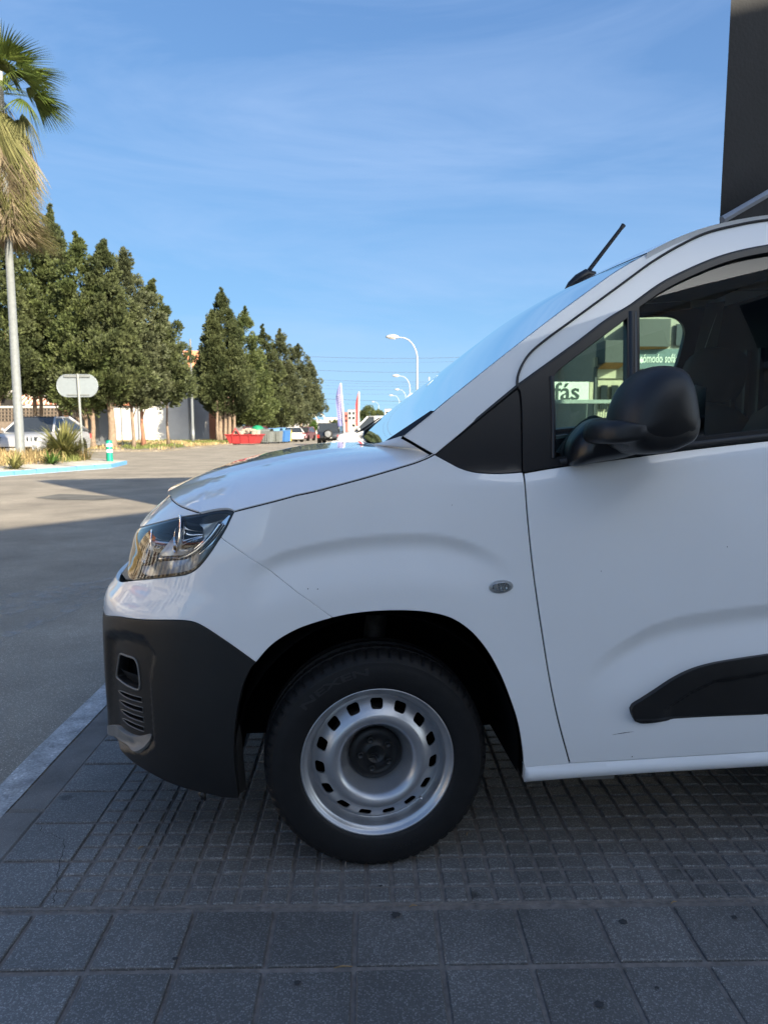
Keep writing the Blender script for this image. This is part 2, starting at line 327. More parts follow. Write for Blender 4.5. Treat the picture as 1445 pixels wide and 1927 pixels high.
# gum stains, a dry leaf and twigs on the tiles
mat('gum_stain',(.045,.045,.045),rough=.8,var=.2,scale=80); mat('dry_leaf',(.30,.20,.10),rough=.8)
def ground_pt(x,y):
    v=(963.5-y)/FPX; sp,cp=math.sin(PITCH),math.cos(PITCH); t=-CAM_H/(-sp+v*cp); X,Y=(x-722.5)/FPX*t,(cp+v*sp)*t; dx,dy=X-TX0,Y-TY0; return dx*tcs+dy*tsn,-dx*tsn+dy*tcs
for k,(x,y,r) in enumerate(((1127,1890,.011),(1172,1735,.012),(1380,1727,.009),(745,1722,.014),(716,1668,.006),(1235,1860,.006),(330,1805,.007),(560,1850,.008))):
    u,v=ground_pt(x,y); mb=MB().mat('gum_stain'); n=14; mb.add([(r*random.uniform(.75,1.15)*math.cos(2*PI*i/n),r*random.uniform(.6,1.0)*math.sin(2*PI*i/n),0) for i in range(n)],[tuple(range(n))]); mb.build('stain',pave,loc=(u,v,.0021))
for k,(x,y,ln,a) in enumerate(((628,1824,.045,.1),(878,1574,.018,1.2),(770,1708,.022,.2),(1262,1702,.02,.4),(260,1600,.02,.9))):
    u,v=ground_pt(x,y); mb=MB().mat('dry_leaf',True); mb.tube([(0,0,.003),(ln*.5,.002,.005),(ln,0,.003)],[.0012,.0022,.0008],5); o=mb.build('twig',pave,loc=(u,v,0),rz=a)

# ------------------------------------------------------------------ tall dark wall beside the van, building behind the viewer (casts the shade)
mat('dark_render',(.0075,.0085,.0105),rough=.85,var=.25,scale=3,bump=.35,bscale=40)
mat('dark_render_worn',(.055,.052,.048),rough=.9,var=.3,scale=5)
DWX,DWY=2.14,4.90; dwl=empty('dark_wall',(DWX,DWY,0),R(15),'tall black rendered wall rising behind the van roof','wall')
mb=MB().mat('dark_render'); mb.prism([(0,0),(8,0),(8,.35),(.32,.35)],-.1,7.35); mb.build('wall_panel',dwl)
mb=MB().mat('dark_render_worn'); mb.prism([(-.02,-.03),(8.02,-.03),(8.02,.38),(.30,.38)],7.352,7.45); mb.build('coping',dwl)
# sloping steel-edged awning seen just over the roof
mat('steel_blue',(.16,.19,.24),rough=.4,metal=.3)
p0=pt(1358,414,4.62); p1=pt(1560,297,4.80)
aw=empty('awning',(p0.x,p0.y,0),0,'dark sloping awning with a blue grey steel edge above the van roof','awning')
q1=p1-Vector((p0.x,p0.y,0)); q0=Vector((0,0,p0.z))
mb=MB().mat('steel_blue'); mb.tube([q0,q1],.024,6); mb.build('edge_beam',aw)
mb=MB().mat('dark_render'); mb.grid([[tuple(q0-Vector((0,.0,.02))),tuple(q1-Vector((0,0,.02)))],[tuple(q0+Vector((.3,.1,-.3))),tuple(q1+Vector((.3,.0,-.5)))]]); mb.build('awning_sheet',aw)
mat('facade_pale',(.60,.57,.53),rough=.85,var=.1,scale=1.5); mat('facade_glass',(.03,.04,.05),rough=.12,spec=.6); mat('facade_trim',(.62,.60,.56),rough=.7)
nb=empty('shop_building',(8.4,-2.1,0),math.atan2(-.847,-.532),'pale three storey shop building across the pavement behind the viewer','building')
mb=MB().mat('facade_pale'); mb.box(0,24,0,14,-.1,8.0); mb.build('wall',nb)
mb=MB().mat('facade_trim'); mb.box(-.001,24.1,-.10,.0,7.6,8.02); mb.build('cornice',nb)
for i in range(7):
    for j in range(3):
        z0=.4+j*2.6; mb=MB().mat('facade_glass'); mb.box(.9+i*3.3,2.9+i*3.3,-.05,.02,z0,z0+(2.0 if j==0 else 1.5)); w=mb.build('window',nb)
        mb=MB().mat('facade_trim'); mb.box(.8+i*3.3,3.0+i*3.3,-.12,.0,z0-.12,z0-.005); mb.build('sill',w)

# houses across the road, left of the view: sunlit fronts mirrored in the van's nose
mat('stucco_white',(.62,.60,.56),rough=.9,var=.06,scale=1.2); mat('stucco_cream',(.56,.47,.34),rough=.9,var=.06,scale=1.2); mat('shutter_brown',(.10,.055,.035),rough=.7); mat('clay_tile',(.40,.16,.09),rough=.85,var=.2,scale=3)
for i,(y0,w,h,m,lb) in enumerate(((-16,11,6.2,'stucco_white','white two storey street house with brown shutters, first of the row across the road'),(-4.6,9,7.0,'stucco_cream','cream street house with tall shutters, second of the row across the road'),(4.8,12,5.6,'stucco_white','long white street house, third of the row across the road'),(17.2,9,6.6,'stucco_cream','cream street house at the far end of the row across the road'))):
    hh=empty('street_house',(-25,y0,-.02),0,lb,'house','houses across the road')
    mb=MB().mat(m); mb.box(-8,0,0,w,-.3,h); mb.build('wall',hh); mb=MB().mat('clay_tile'); mb.add([(-8.3,-.2,h+.003),(.4,-.2,h+.003),(-4,-.2,h+1.6),(-8.3,w+.2,h+.003),(.4,w+.2,h+.003),(-4,w+.2,h+1.6)],[(0,1,2),(3,5,4),(1,4,5,2),(0,2,5,3),(0,3,4,1)]); mb.build('roof',hh)
    n=int(w/2.2)
    for k in range(n):
        for j in range(2):
            y=.7+k*(w-1.0)/n; z0=.15 if (j==0 and k==1) else .9+j*2.9; z1=2.3+j*2.9; mb=MB().mat('shutter_brown' if (k+j+i)%2 else 'facade_glass'); mb.box(-.02,.05,y,y+1.05,z0,z1); wn_=mb.build('door' if (j==0 and k==1) else 'window',hh)
            mb=MB().mat('facade_trim'); mb.box(.002,.10,y-.1,y+1.15,z1+.005,z1+.12); mb.build('lintel',wn_)

# ------------------------------------------------------------------ the white van (local x rearwards from the front axle, y across, z up, metres)
# outlines of the panels on the body side: (distance along the body, height)
OUT={
'H':[(-0.4704,1.0435),(-0.4128,1.055),(-0.308,1.0731),(-0.1887,1.0937),(-0.1032,1.115),(-0.017,1.1378),(0.0554,1.1588),(0.1065,1.1742),(0.1402,1.1877),(0.155,1.1955)],
'CG':[(0.0671,1.2459),(0.093,1.2315),(0.1218,1.2143),(0.155,1.1955)],
'TB':[(0.155,1.1955),(0.1868,1.1782),(0.2231,1.1594),(0.2597,1.1484),(0.3038,1.1438),(0.3482,1.1436),(0.4004,1.1469)],
'DG':[(0.4004,1.1469),(0.4039,1.0875),(0.4094,1.0148),(0.4206,0.912),(0.4356,0.8078),(0.4565,0.6864),(0.483,0.5472),(0.5103,0.4356),(0.551,0.3045)],
'FB':[(0.551,0.3045),(0.4867,0.3023),(0.4183,0.2985)],
'AR':[(0.4183,0.2985),(0.4102,0.3581),(0.3946,0.4368),(0.3694,0.512),(0.3375,0.5887),(0.2986,0.6571),(0.253,0.7112),(0.2006,0.7477),(0.1414,0.7655),(0.068,0.7731),(-0.0121,0.7727),(-0.0773,0.7668),(-0.1264,0.7576)],
'SM':[(-0.1264,0.7576),(-0.2201,0.8283),(-0.3188,0.8943),(-0.4084,0.9425),(-0.482,0.9758)],
'HR':[(-0.482,0.9758),(-0.4736,1.003),(-0.4728,1.0236),(-0.4704,1.0435)],
'AR2':[(-0.1264,0.7576),(-0.171,0.7458),(-0.2205,0.7288),(-0.2701,0.7019),(-0.3001,0.6773),(-0.333,0.6377)],
'BL':[(-0.333,0.6377),(-0.3685,0.6643),(-0.4192,0.6998),(-0.4718,0.7311),(-0.5062,0.7441),(-0.5361,0.7472),(-0.5883,0.7441),(-0.6861,0.733),(-0.7886,0.7212),(-0.8947,0.6969)],
'HL':[(-0.482,0.9758),(-0.4964,0.9446),(-0.5164,0.915),(-0.5451,0.886),(-0.5751,0.8709),(-0.6449,0.8566),(-0.7231,0.8417),(-0.814,0.8224)],
'HF':[(-0.814,0.8224),(-0.8546,0.8211),(-0.8912,0.8338),(-0.9177,0.8521),(-0.9503,0.8843),(-0.9617,0.922),(-0.9768,0.9407),(-0.9515,0.9568)],
'HT':[(-0.9515,0.9568),(-0.803,0.9953),(-0.7142,1.017),(-0.6173,1.0338),(-0.5655,1.0434),(-0.526,1.0484),(-0.5026,1.0491),(-0.482,1.0467),(-0.4704,1.0435)],
'GP':[(-0.6189,1.0351),(-0.6712,1.0393),(-0.7438,1.0444),(-0.8312,1.0501),(-0.9273,1.0535)],
'AR3':[(-0.3331,0.6361),(-0.3447,0.6213),(-0.3655,0.5795),(-0.3786,0.5328),(-0.3878,0.4901),(-0.3953,0.4373),(-0.3987,0.3824),(-0.3977,0.3204),(-0.3938,0.2802),(-0.3929,0.2292)],
'BB':[(-0.3929,0.2292),(-0.4353,0.2326),(-0.488,0.2409),(-0.5434,0.2486),(-0.6028,0.2589),(-0.666,0.2737),(-0.7451,0.2873),(-0.8309,0.3006),(-0.9018,0.2956),(-0.9679,0.286)],
'PLI':[(0.0671,1.2459),(0.1516,1.3106),(0.1891,1.3411),(0.2648,1.3997),(0.4113,1.5117),(0.5332,1.602),(0.6137,1.6589),(0.6955,1.7153),(0.7883,1.769)],
'RL':[(0.7883,1.769),(0.8642,1.8076),(0.9496,1.8424),(1.0366,1.8679),(1.1766,1.8952),(1.4429,1.9231),(1.6521,1.9375)],
'TT':[(0.155,1.1955),(0.2027,1.2327),(0.2779,1.2934),(0.3913,1.3828)],
'SE':[(0.3913,1.3828),(0.3938,1.4093),(0.4054,1.4389),(0.4295,1.4746),(0.4767,1.5146),(0.5568,1.5712),(0.6379,1.6285),(0.72,1.6866),(0.8045,1.7459),(0.8902,1.7959),(0.9762,1.8364),(1.0627,1.8609),(1.1743,1.8832),(1.4405,1.9126),(1.6494,1.9269)],
'BF':[(0.3913,1.3828),(0.437,1.4145),(0.4948,1.4546),(0.5791,1.5134),(0.6605,1.5725),(0.7306,1.6143),(0.8249,1.6786),(0.9093,1.7215),(1.0217,1.7664),(1.1598,1.7996),(1.4249,1.8422),(1.6337,1.8643)],
'BT':[(0.4004,1.1469),(0.4739,1.1589),(0.5647,1.1708),(0.7191,1.1899),(0.8758,1.2093),(1.1107,1.2341),(1.3607,1.2609),(1.5584,1.2806)],
'DB':[(0.551,0.3045),(0.7551,0.3093),(1.1517,0.3183),(1.6112,0.3288)],
'SB':[(0.4217,0.2523),(0.5691,0.2606),(0.7597,0.2692),(1.1587,0.2744),(1.6213,0.2818)],
'TS':[(0.3913,1.3828),(0.3983,1.371),(0.4004,1.1469)],
'QG':[(0.4965,1.4113),(0.5015,1.4202),(0.5235,1.4397),(0.5869,1.4864),(0.6672,1.5445),(0.7176,1.5801),(0.7085,1.4245),(0.6968,1.2098),(0.4927,1.1871)],
'GL':[(0.7539,1.6111),(0.8316,1.6617),(0.9145,1.7036),(1.0315,1.7501),(1.157,1.78),(1.3516,1.8104),(1.485,1.8067),(1.5278,1.7616),(1.529,1.649),(1.478,1.305),(1.1124,1.264),(0.8973,1.2418),(0.7324,1.22)],
'MO':[(0.7158,0.4732),(0.721,0.4851),(0.7438,0.4995),(0.7837,0.5251),(0.8357,0.559),(0.8881,0.5841),(0.9472,0.6003),(1.0308,0.6127),(1.1238,0.6236),(1.5049,0.6595),(1.5253,0.4465),(1.1374,0.4382),(0.9277,0.4352),(0.8076,0.4304),(0.7481,0.4294),(0.7321,0.4363),(0.7198,0.4586)],
'MI':[(0.8106,0.4699),(0.8395,0.4882),(0.8915,0.5215),(0.9613,0.5527),(1.039,0.5614),(1.1269,0.5745),(1.5096,0.6019)],
'CR1':[(-0.3693,0.9),(-0.3504,0.9092),(-0.2717,0.9378),(-0.1716,0.9593),(-0.0795,0.9739),(0.0132,0.9819),(0.106,0.9836),(0.1687,0.9785),(0.2317,0.9637),(0.2953,0.9389),(0.346,0.9102),(0.3851,0.8756)],
'CR2':[(0.5368,0.5456),(0.5756,0.5908),(0.6327,0.6356),(0.6896,0.6717),(0.7692,0.7138),(0.8507,0.7381),(0.9396,0.75),(1.0275,0.7604),(1.1144,0.7686),(1.5583,0.8086)],
'FOG':[(-0.7951,0.5918),(-0.7532,0.5989),(-0.7045,0.6006),(-0.6932,0.5889),(-0.6878,0.567),(-0.6887,0.514),(-0.7309,0.5082),(-0.7772,0.5073),(-0.8178,0.5073),(-0.8325,0.5087),(-0.8122,0.5616)],
'SL0':[(-0.8284,0.4658),(-0.6778,0.4823)],
'SL1':[(-0.8254,0.4363),(-0.6751,0.4526)],
'SL2':[(-0.8162,0.4091),(-0.6747,0.4221)],
'SL3':[(-0.8079,0.3837),(-0.6767,0.3924)],
'CH':[(-0.9703,0.2897),(-0.9166,0.3294),(-0.861,0.3504),(-0.814,0.3537),(-0.7376,0.3648),(-0.6794,0.3852),(-0.6858,0.3636),(-0.7009,0.3441),(-0.7203,0.3331),(-0.7797,0.3292),(-0.8868,0.3073),(-0.9589,0.2808)],
'REC':[(-0.8948,0.6334),(-0.8361,0.6602),(-0.7419,0.6788),(-0.6726,0.6779),(-0.6324,0.6398),(-0.6548,0.5623),(-0.6519,0.4689),(-0.6515,0.3723),(-0.681,0.3431),(-0.9435,0.2704)],
'IND':[(0.337,0.8336)],
'SCR':[(0.6686,0.3932),(0.6997,0.3978),(0.7343,0.4014)],
'DGR':[(1.5766,0.3304)],
}
WZ=[(-0.2,0.8),(0.15,0.872),(0.22,0.892),(0.3,0.908),(0.4,0.919),(0.55,0.924),(0.75,0.924),(0.95,0.918),(1.1,0.905),(1.2,0.889),(1.3,0.87),(1.45,0.838),(1.6,0.803),(1.72,0.772),(1.8,0.748),(1.95,0.69)]
AFT=[(0.05,-0.85),(0.15,-0.875),(0.22,-0.892),(0.285,-0.902),(0.35,-0.899),(0.49,-0.901),(0.58,-0.901),(0.645,-0.9),(0.68,-0.897),(0.723,-0.892),(0.747,-0.882),(0.771,-0.863),(0.793,-0.846),(0.823,-0.822),(0.881,-0.797),(0.928,-0.781),(0.957,-0.763),(0.995,-0.728),(1.022,-0.697),(1.052,-0.661),(1.081,-0.616),(1.12,-0.55),(1.2,-0.4),(1.4,-0.33),(2.0,-0.3)]

for _k in ('BT','DB','BF','SE','RL','SB','GL','MO','MI','CR2'): OUT[_k]=[(a if a<1.2 else a+(a-1.2)*.4,z) for a,z in OUT[_k]]     # door runs on rearwards
A0,NN,MM_,KK=-.22,3.0,2.6,.95
def pchip(tab):
    tab=np.array(tab); x=tab[:,0];y=tab[:,1];h=np.diff(x);d=np.diff(y)/h
    m=np.zeros(len(x));m[0]=d[0];m[-1]=d[-1]
    for i in range(1,len(x)-1):
        if d[i-1]*d[i]>0:
            w1=2*h[i]+h[i-1];w2=h[i]+2*h[i-1];m[i]=(w1+w2)/(w1/d[i-1]+w2/d[i])
    def fn(q):
        q=np.clip(q,x[0],x[-1]);i=np.clip(np.searchsorted(x,q)-1,0,len(h)-1); t=(q-x[i])/h[i]
        return (1+2*t)*(1-t)**2*y[i]+t*(1-t)**2*h[i]*m[i]+t*t*(3-2*t)*y[i+1]+t*t*(t-1)*h[i]*m[i+1]
    return fn
bodyW=pchip(WZ); noseA=pchip(AFT)
def sst(x): x=np.clip(x,0,1); return x*x*(3-2*x)
def inpoly(P,poly):
    x,y=P[:,0],P[:,1]; c=np.zeros(len(P),bool); n=len(poly)
    for i in range(n):
        x1,y1=poly[i];x2,y2=poly[(i+1)%n]
        if y1==y2: continue
        c^=((y1>y)!=(y2>y))&(x<(x2-x1)*(y-y1)/(y2-y1)+x1)
    return c
def pdist(P,poly,closed=True):
    d=np.full(len(P),9.0); n=len(poly)
    for i in range(n if closed else n-1):
        a=np.array(poly[i]);b=np.array(poly[(i+1)%n]);ab=b-a;L2=max(ab@ab,1e-12)
        t=np.clip(((P-a)@ab)/L2,0,1); q=P-(a+t[:,None]*ab); d=np.minimum(d,np.hypot(q[:,0],q[:,1]))
    return d
BT_=np.array(OUT['BT'])
for _k in ['FOG','SL0','SL1','SL2','SL3']: OUT[_k]=[(q[0]-.036,q[1]) for q in OUT[_k]]
cr1=np.array(OUT['CR1']); cr2=np.array(OUT['CR2'])
def ramp_soft(d,r=.0045):                       # 0 below, linear above, rounded knee
    return np.where(d<-r,0,np.where(d>r,d,(d+r)**2/(4*r)))
def press(d,w1,h1,w2,h2):
    a=ramp_soft(d)-ramp_soft(d-w1,.016); b=ramp_soft(d-w1*.85,.018)-ramp_soft(d-w1*.85-w2,.03)
    return -h1*a/w1+h2*b/w2
def disp(s,z):
    z1=np.interp(s,cr1[:,0],cr1[:,1]); w=sst((s+.40)/.13)*(1-sst((s-.20)/.19))
    d=press(z1-z,.036,.0145,.10,.017)*w
    z2=np.interp(s,cr2[:,0],cr2[:,1]); w2=sst((s-.55)/.20)
    d=d+press((z2-z),.050,.017,.11,.019)*w2
    zb=np.interp(s,BT_[:,0],BT_[:,1])-.030; wb=sst((s-.1)/.3)
    e=z-zb; d=d-wb*.30*(ramp_soft(e,.012)-ramp_soft(e-.035,.012))
    # recess round the fog lamp opening in the lower bumper
    m=s<-.55
    if np.any(m):
        P=np.stack([s[m],z[m]],1); poly=OUT['REC']; sd=pdist(P,poly); sd=np.where(inpoly(P,poly),sd,-sd)
        d=d.copy(); d[m]=d[m]-.024*sst((sd+.010)/.032)*sst((-.60-s[m])/.06)*(1-sst((-.86-s[m])/.08)*.8)
    return d
def body_pt(s,z,off=0.0,use_disp=True):
    s=np.asarray(s,float); z=np.asarray(z,float)
    q=np.clip((A0-s)/KK,0,1); ph=PI/2*q**(MM_/2); Lz=A0-noseA(z); W_=bodyW(z)
    a=np.where(s>=A0,s,A0-Lz*np.sin(ph)**(2/MM_)); c=W_*np.clip(np.cos(ph),0,1)**(2/NN)
    u=np.clip((A0-a)/Lz,0,1); gc=NN*(c/W_)**(NN-1)/W_; ga=-MM_*u**(MM_-1)/Lz; g=np.hypot(ga,gc)+1e-9
    d=off+(disp(s,z) if use_disp else 0)
    return np.stack([a+ga/g*d,-(c+gc/g*d),z],-1)
def body_n(s,z,off=0.0,use_disp=True):
    e=.0025
    ds=body_pt(s+e,z,off,use_disp)-body_pt(s-e,z,off,use_disp); dz=body_pt(s,z+e,off,use_disp)-body_pt(s,z-e,off,use_disp)
    n=np.cross(ds,dz); n/=np.linalg.norm(n,axis=-1,keepdims=True)+1e-12; return n
def spl(pts,step=.012,closed=False):
    pts=[np.array(p,float) for p in pts]; n=len(pts)
    if n==2:
        k=max(1,int(np.linalg.norm(pts[1]-pts[0])/step)); return [tuple(pts[0]*(1-i/k)+pts[1]*i/k) for i in range(k+1)]
    out=[]
    for i in range(n if closed else n-1):
        p0=pts[(i-1)%n] if (i>0 or closed) else pts[0]*2-pts[1]; p1=pts[i]; p2=pts[(i+1)%n]; p3=pts[(i+2)%n] if (i+2<n or closed) else pts[-1]*2-pts[-2]
        # centripetal Catmull-Rom
        t0=0;t1=max(1e-6,np.linalg.norm(p1-p0)**.5);t2=t1+max(1e-6,np.linalg.norm(p2-p1)**.5);t3=t2+max(1e-6,np.linalg.norm(p3-p2)**.5)
        k=max(1,int(np.linalg.norm(p2-p1)/step+.5))
        for j in range(k):
            t=t1+(t2-t1)*j/k
            A1=(t1-t)/(t1-t0)*p0+(t-t0)/(t1-t0)*p1;A2=(t2-t)/(t2-t1)*p1+(t-t1)/(t2-t1)*p2;A3=(t3-t)/(t3-t2)*p2+(t-t2)/(t3-t2)*p3
            B1=(t2-t)/(t2-t0)*A1+(t-t0)/(t2-t0)*A2;B2=(t3-t)/(t3-t1)*A2+(t-t1)/(t3-t1)*A3
            out.append(tuple((t2-t)/(t2-t1)*B1+(t-t1)/(t2-t1)*B2))
    if not closed: out.append(tuple(pts[-1]))
    return out
def cv(k,rev=False,step=.012):
    r=spl(OUT[k],step) if isinstance(k,str) else spl(k,step); return r[::-1] if rev else r
def chain(*parts):
    P=[]
    for p in parts:
        for q in p:
            if not P or math.hypot(q[0]-P[-1][0],q[1]-P[-1][1])>.0015: P.append(q)
    if math.hypot(P[0][0]-P[-1][0],P[0][1]-P[-1][1])<.0015: P.pop()
    A=sum(P[i][0]*P[(i+1)%len(P)][1]-P[(i+1)%len(P)][0]*P[i][1] for i in range(len(P)))
    return P if A>0 else P[::-1]
def inset(P,g):
    n=len(P); out=[]
    for i in range(n):
        a=np.array(P[i-1]);b=np.array(P[i]);c=np.array(P[(i+1)%n]); e=b-a;f=c-b; e/=np.linalg.norm(e)+1e-9; f/=np.linalg.norm(f)+1e-9
        n1=np.array((-e[1],e[0]));n2=np.array((-f[1],f[0])); m=n1+n2; m/=np.linalg.norm(m)+1e-9; k=1/max(.4,m@n1); out.append(tuple(b+m*g*k))
    return out
FILL={}
def tri_fill(poly,holes,step):
    key=(tuple(poly[0]),tuple(poly[len(poly)//2]),len(poly),len(holes),step)
    if key not in FILL: FILL[key]=tri_fill_(poly,holes,step)
    return FILL[key]
def tri_fill_(poly,holes,step):
    V=list(poly); E=[(i,(i+1)%len(poly)) for i in range(len(poly))]
    for h in holes: b=len(V); V+=h; E+=[(b+i,b+(i+1)%len(h)) for i in range(len(h))]
    A=np.array(poly); lo=A.min(0);hi=A.max(0)
    gx,gy=np.meshgrid(np.arange(lo[0]+step*.5,hi[0],step),np.arange(lo[1]+step*.5,hi[1],step)); gx[1::2]+=step*.5
    G=np.stack([gx.ravel(),gy.ravel()],1); ok=inpoly(G,poly)&(pdist(G,poly)>step*.45)
    for h in holes: ok&=~inpoly(G,h)&(pdist(G,h)>step*.45)
    V+= [tuple(p) for p in G[ok]]
    r=delaunay_2d_cdt([Vector(p) for p in V],E,[],0,1e-6)
    v2=np.array([tuple(p) for p in r[0]]); F=[tuple(f) for f in r[2]]
    Fa=np.array(F); cen=v2[Fa].mean(1); keep=inpoly(cen,poly)
    for h in holes: keep&=~inpoly(cen,h)
    Fa=Fa[keep]; p=v2[Fa]; ar=np.cross(p[:,1]-p[:,0],p[:,2]-p[:,0]); Fa[ar<0]=Fa[ar<0][:,::-1]
    return v2,Fa[np.abs(ar)>1e-9]
def shell_mesh(name,poly,m,holes=(),off=0.0,step=.02,flange=.02,use_disp=True,mirror=False,lip=.0012,offfn=None):
    v2,F=tri_fill(poly,holes,step); s,z=v2[:,0],v2[:,1]
    o_=off if offfn is None else off+offfn(s,z)
    V=body_pt(s,z,o_,use_disp)
    if offfn is None: N=body_n(s,z,off,use_disp)
    else:
        e=.0025; ds=body_pt(s+e,z,off+offfn(s+e,z),use_disp)-body_pt(s-e,z,off+offfn(s-e,z),use_disp); dz=body_pt(s,z+e,off+offfn(s,z+e),use_disp)-body_pt(s,z-e,off+offfn(s,z-e),use_disp)
        N=np.cross(ds,dz); N/=np.linalg.norm(N,axis=-1,keepdims=True)+1e-12
    Vs=[V];Ns=[N];Fs=[F]; nb=len(V)
    for k,ring in enumerate([poly]+list(holes)):
        if flange<=0: break
        rg=np.array(ring); n=len(rg); d=np.roll(rg,-1,0)-np.roll(rg,1,0); d/=np.linalg.norm(d,axis=1,keepdims=True)+1e-9
        outw=np.stack([d[:,1],-d[:,0]],1)
        if k>0:
            A=np.sum(rg[:,0]*np.roll(rg[:,1],-1)-np.roll(rg[:,0],-1)*rg[:,1]); outw=-outw if A>0 else outw
            if A<0: outw=outw*1
        s0,z0=rg[:,0],rg[:,1]; oo=off if offfn is None else off+offfn(s0,z0)
        r0=body_pt(s0,z0,oo,use_disp); n0=body_n(s0,z0,off,use_disp)
        q=body_pt(s0+outw[:,0]*.002,z0+outw[:,1]*.002,oo,use_disp)-r0; q/=np.linalg.norm(q,axis=1,keepdims=True)+1e-9
        r1=r0+q*lip-n0*lip*.9; r2=r0+q*lip*.5-n0*flange
        na=n0*.8+q*.5; na/=np.linalg.norm(na,axis=1,keepdims=True); nq=q+n0*.25; nq/=np.linalg.norm(nq,axis=1,keepdims=True)
        Vs+= [r0,r1,r2]; Ns+=[na,nq,q]; i=np.arange(n); j=(i+1)%n
        for a in (0,1):
            b0=nb+a*n; b1=b0+n; Q=np.concatenate([np.stack([b0+i,b1+i,b1+j],1),np.stack([b0+i,b1+j,b0+j],1)])
            if k>0: Q=Q[:,::-1]
            Fs.append(Q)
        nb+=3*n
    V=np.concatenate(Vs);N=np.concatenate(Ns);F=np.concatenate(Fs)
    if mirror: V=V*np.array([1,-1,1]); N=N*np.array([1,-1,1]); F=F[:,::-1]
    me=bpy.data.meshes.new(name); me.from_pydata(V.tolist(),[],F.tolist()); me.materials.append(MATS[m])
    me.polygons.foreach_set('use_smooth',np.ones(len(F),bool)); me.update(); me.normals_split_custom_set_from_vertices(N.tolist()); return me
van=empty('delivery_van',(-.09376,2.88867,0),R(5.0),'white cargo van with black lower bumper and steel wheels filling the foreground','van')
def panel(name,poly,m,parent=None,gap=.0022,holes=(),both=True,label=None,**k):
    P=inset(poly,gap) if gap else poly; res=[]
    for mir in ((False,True) if both else (False,)):
        o=obj(name,shell_mesh(name,P,m,holes=holes,mirror=mir,**k),parent if (parent is not None and not mir) else (van if parent is None else parent)); res.append(o)
        if label and not mir: o['label']=label
    return res
def side3(pts,off=0.0):
    a=np.array(pts); return body_pt(a[:,0],a[:,1],off,False)
def loft(name,E,S,m,p0,p1,parent=None,nj=24,bow=2.0,bulge=None,flange=.02,lab=None,pfn=None):
    """surface between the two sides: E edge points near side (x,y<0,z), S spine points, height exponent p0..p1"""
    rows=[]; n=len(E)
    w=np.concatenate([1-np.linspace(0,1,nj)**1.7]); w=np.concatenate([w,-w[::-1][1:]])
    for i in range(n):
        t=i/(n-1); p=pfn(i) if pfn else p0*(1-t)+p1*t; e=E[i]; s_=S[i]; r=[]
        for q in w:
            aq=abs(q); x=e[0]+(s_[0]-e[0])*(1-aq**bow); z=e[2]+(s_[2]-e[2])*(1-aq**p)
            if bulge: z+=bulge(t,q)
            r.append((x,e[1]*q,z))
        rows.append(r)
    mb=MB().mat(m,True); mb.grid(rows)
    if flange:
        for k,sg in ((0,1),(-1,-1)): mb.grid([[r[k],(r[k][0],r[k][1]+sg*.003,r[k][2]-flange*.3),(r[k][0],r[k][1]+sg*.006,r[k][2]-flange)] for r in rows])
    o=mb.build(name,parent or van)
    if lab: o['label']=lab
    return o
def strip(name,pts,w,m,off=.004,th=.006,par=None,both=False):
    """raised moulding of width w along a line on the body side"""
    for sg in ((1,-1) if both else (1,)):
        a=np.array(pts); P=body_pt(a[:,0],a[:,1],off,False); n=body_n(a[:,0],a[:,1],0,False); rows=[]
        for i in range(len(a)):
            d=P[min(i+1,len(a)-1)]-P[max(i-1,0)]; d/=np.linalg.norm(d); q=np.cross(n[i],d)
            r=[P[i]-q*w-n[i]*th,P[i]-q*w*.8,P[i]+n[i]*.001,P[i]+q*w*.8,P[i]+q*w-n[i]*th]; rows.append([(x[0],x[1]*sg,x[2]) for x in r])
        mb=MB().mat(m,True); mb.grid(rows); mb.build(name,par or van)
# --- white body panels
fender=chain(cv('H'),cv('TB'),cv('DG'),cv('FB'),cv('AR'),cv('SM'),cv('HR'))
panel('fender',fender,'paint',step=.0095,flange=.012,gap=.0018)
bl_end=OUT['BL'][-1]; FR=A0-KK
bumper_top=chain(cv('SM'),cv('HL'),cv([OUT['HL'][-1],(-.90,.800),(-1.0,.790),(FR,.786)],step=.02),cv([(FR,.786),(FR,.70),(FR,.694)],step=.02),cv([(FR,.694),(-1.0,.694),bl_end],step=.02),cv('BL',True),cv('AR2',True))
panel('bumper_cover',bumper_top,'paint',step=.014,flange=.012,gap=.0014)
rear_edge=[OUT['BT'][-1],(1.736,.80),OUT['DB'][-1]]
door=chain(cv('DG'),cv('DB'),cv(rear_edge,True),cv('BT',True))
(door_o,_)=panel('front_door',door,'paint',step=.0095,flange=.012,gap=.0050)
pillar=chain(cv('PLI'),cv('RL'),[OUT['SE'][-1]],cv('SE',True),cv('TT',True),cv('CG',True))
panel('windscreen_pillar',pillar,'paint',step=.02,flange=.03)
dframe=chain(cv('SE'),[OUT['BF'][-1]],cv('BF',True))
panel('door_frame',dframe,'paint',step=.016,flange=.03)
sill=chain(cv('FB'),[(.4217,.2985)],[OUT['SB'][0]],cv('SB'),cv('DB',True))
def sill_off(s,z):
    zt=np.interp(s,[.42,.75,1.62],[.2985,.309,.329]); return .012*np.sin(np.clip((zt-z)/.048,0,1)*PI)**.8
panel('sill',sill,'paint',step=.009,flange=.05,gap=.0006,offfn=sill_off)
shell=chain([(-.52,.76),(-.20,.84),(.20,.82),(.36,.66),(.44,.30),(1.70,.335),(1.66,1.24),(.40,1.135),(.16,1.165),(-.10,1.10),(-.46,1.02)])
panel('gap_shade_sheet',shell,'dark_void',gap=0,step=.05,flange=0,off=-.0145)  # near-black sheet added behind the panel gaps so they look shaded
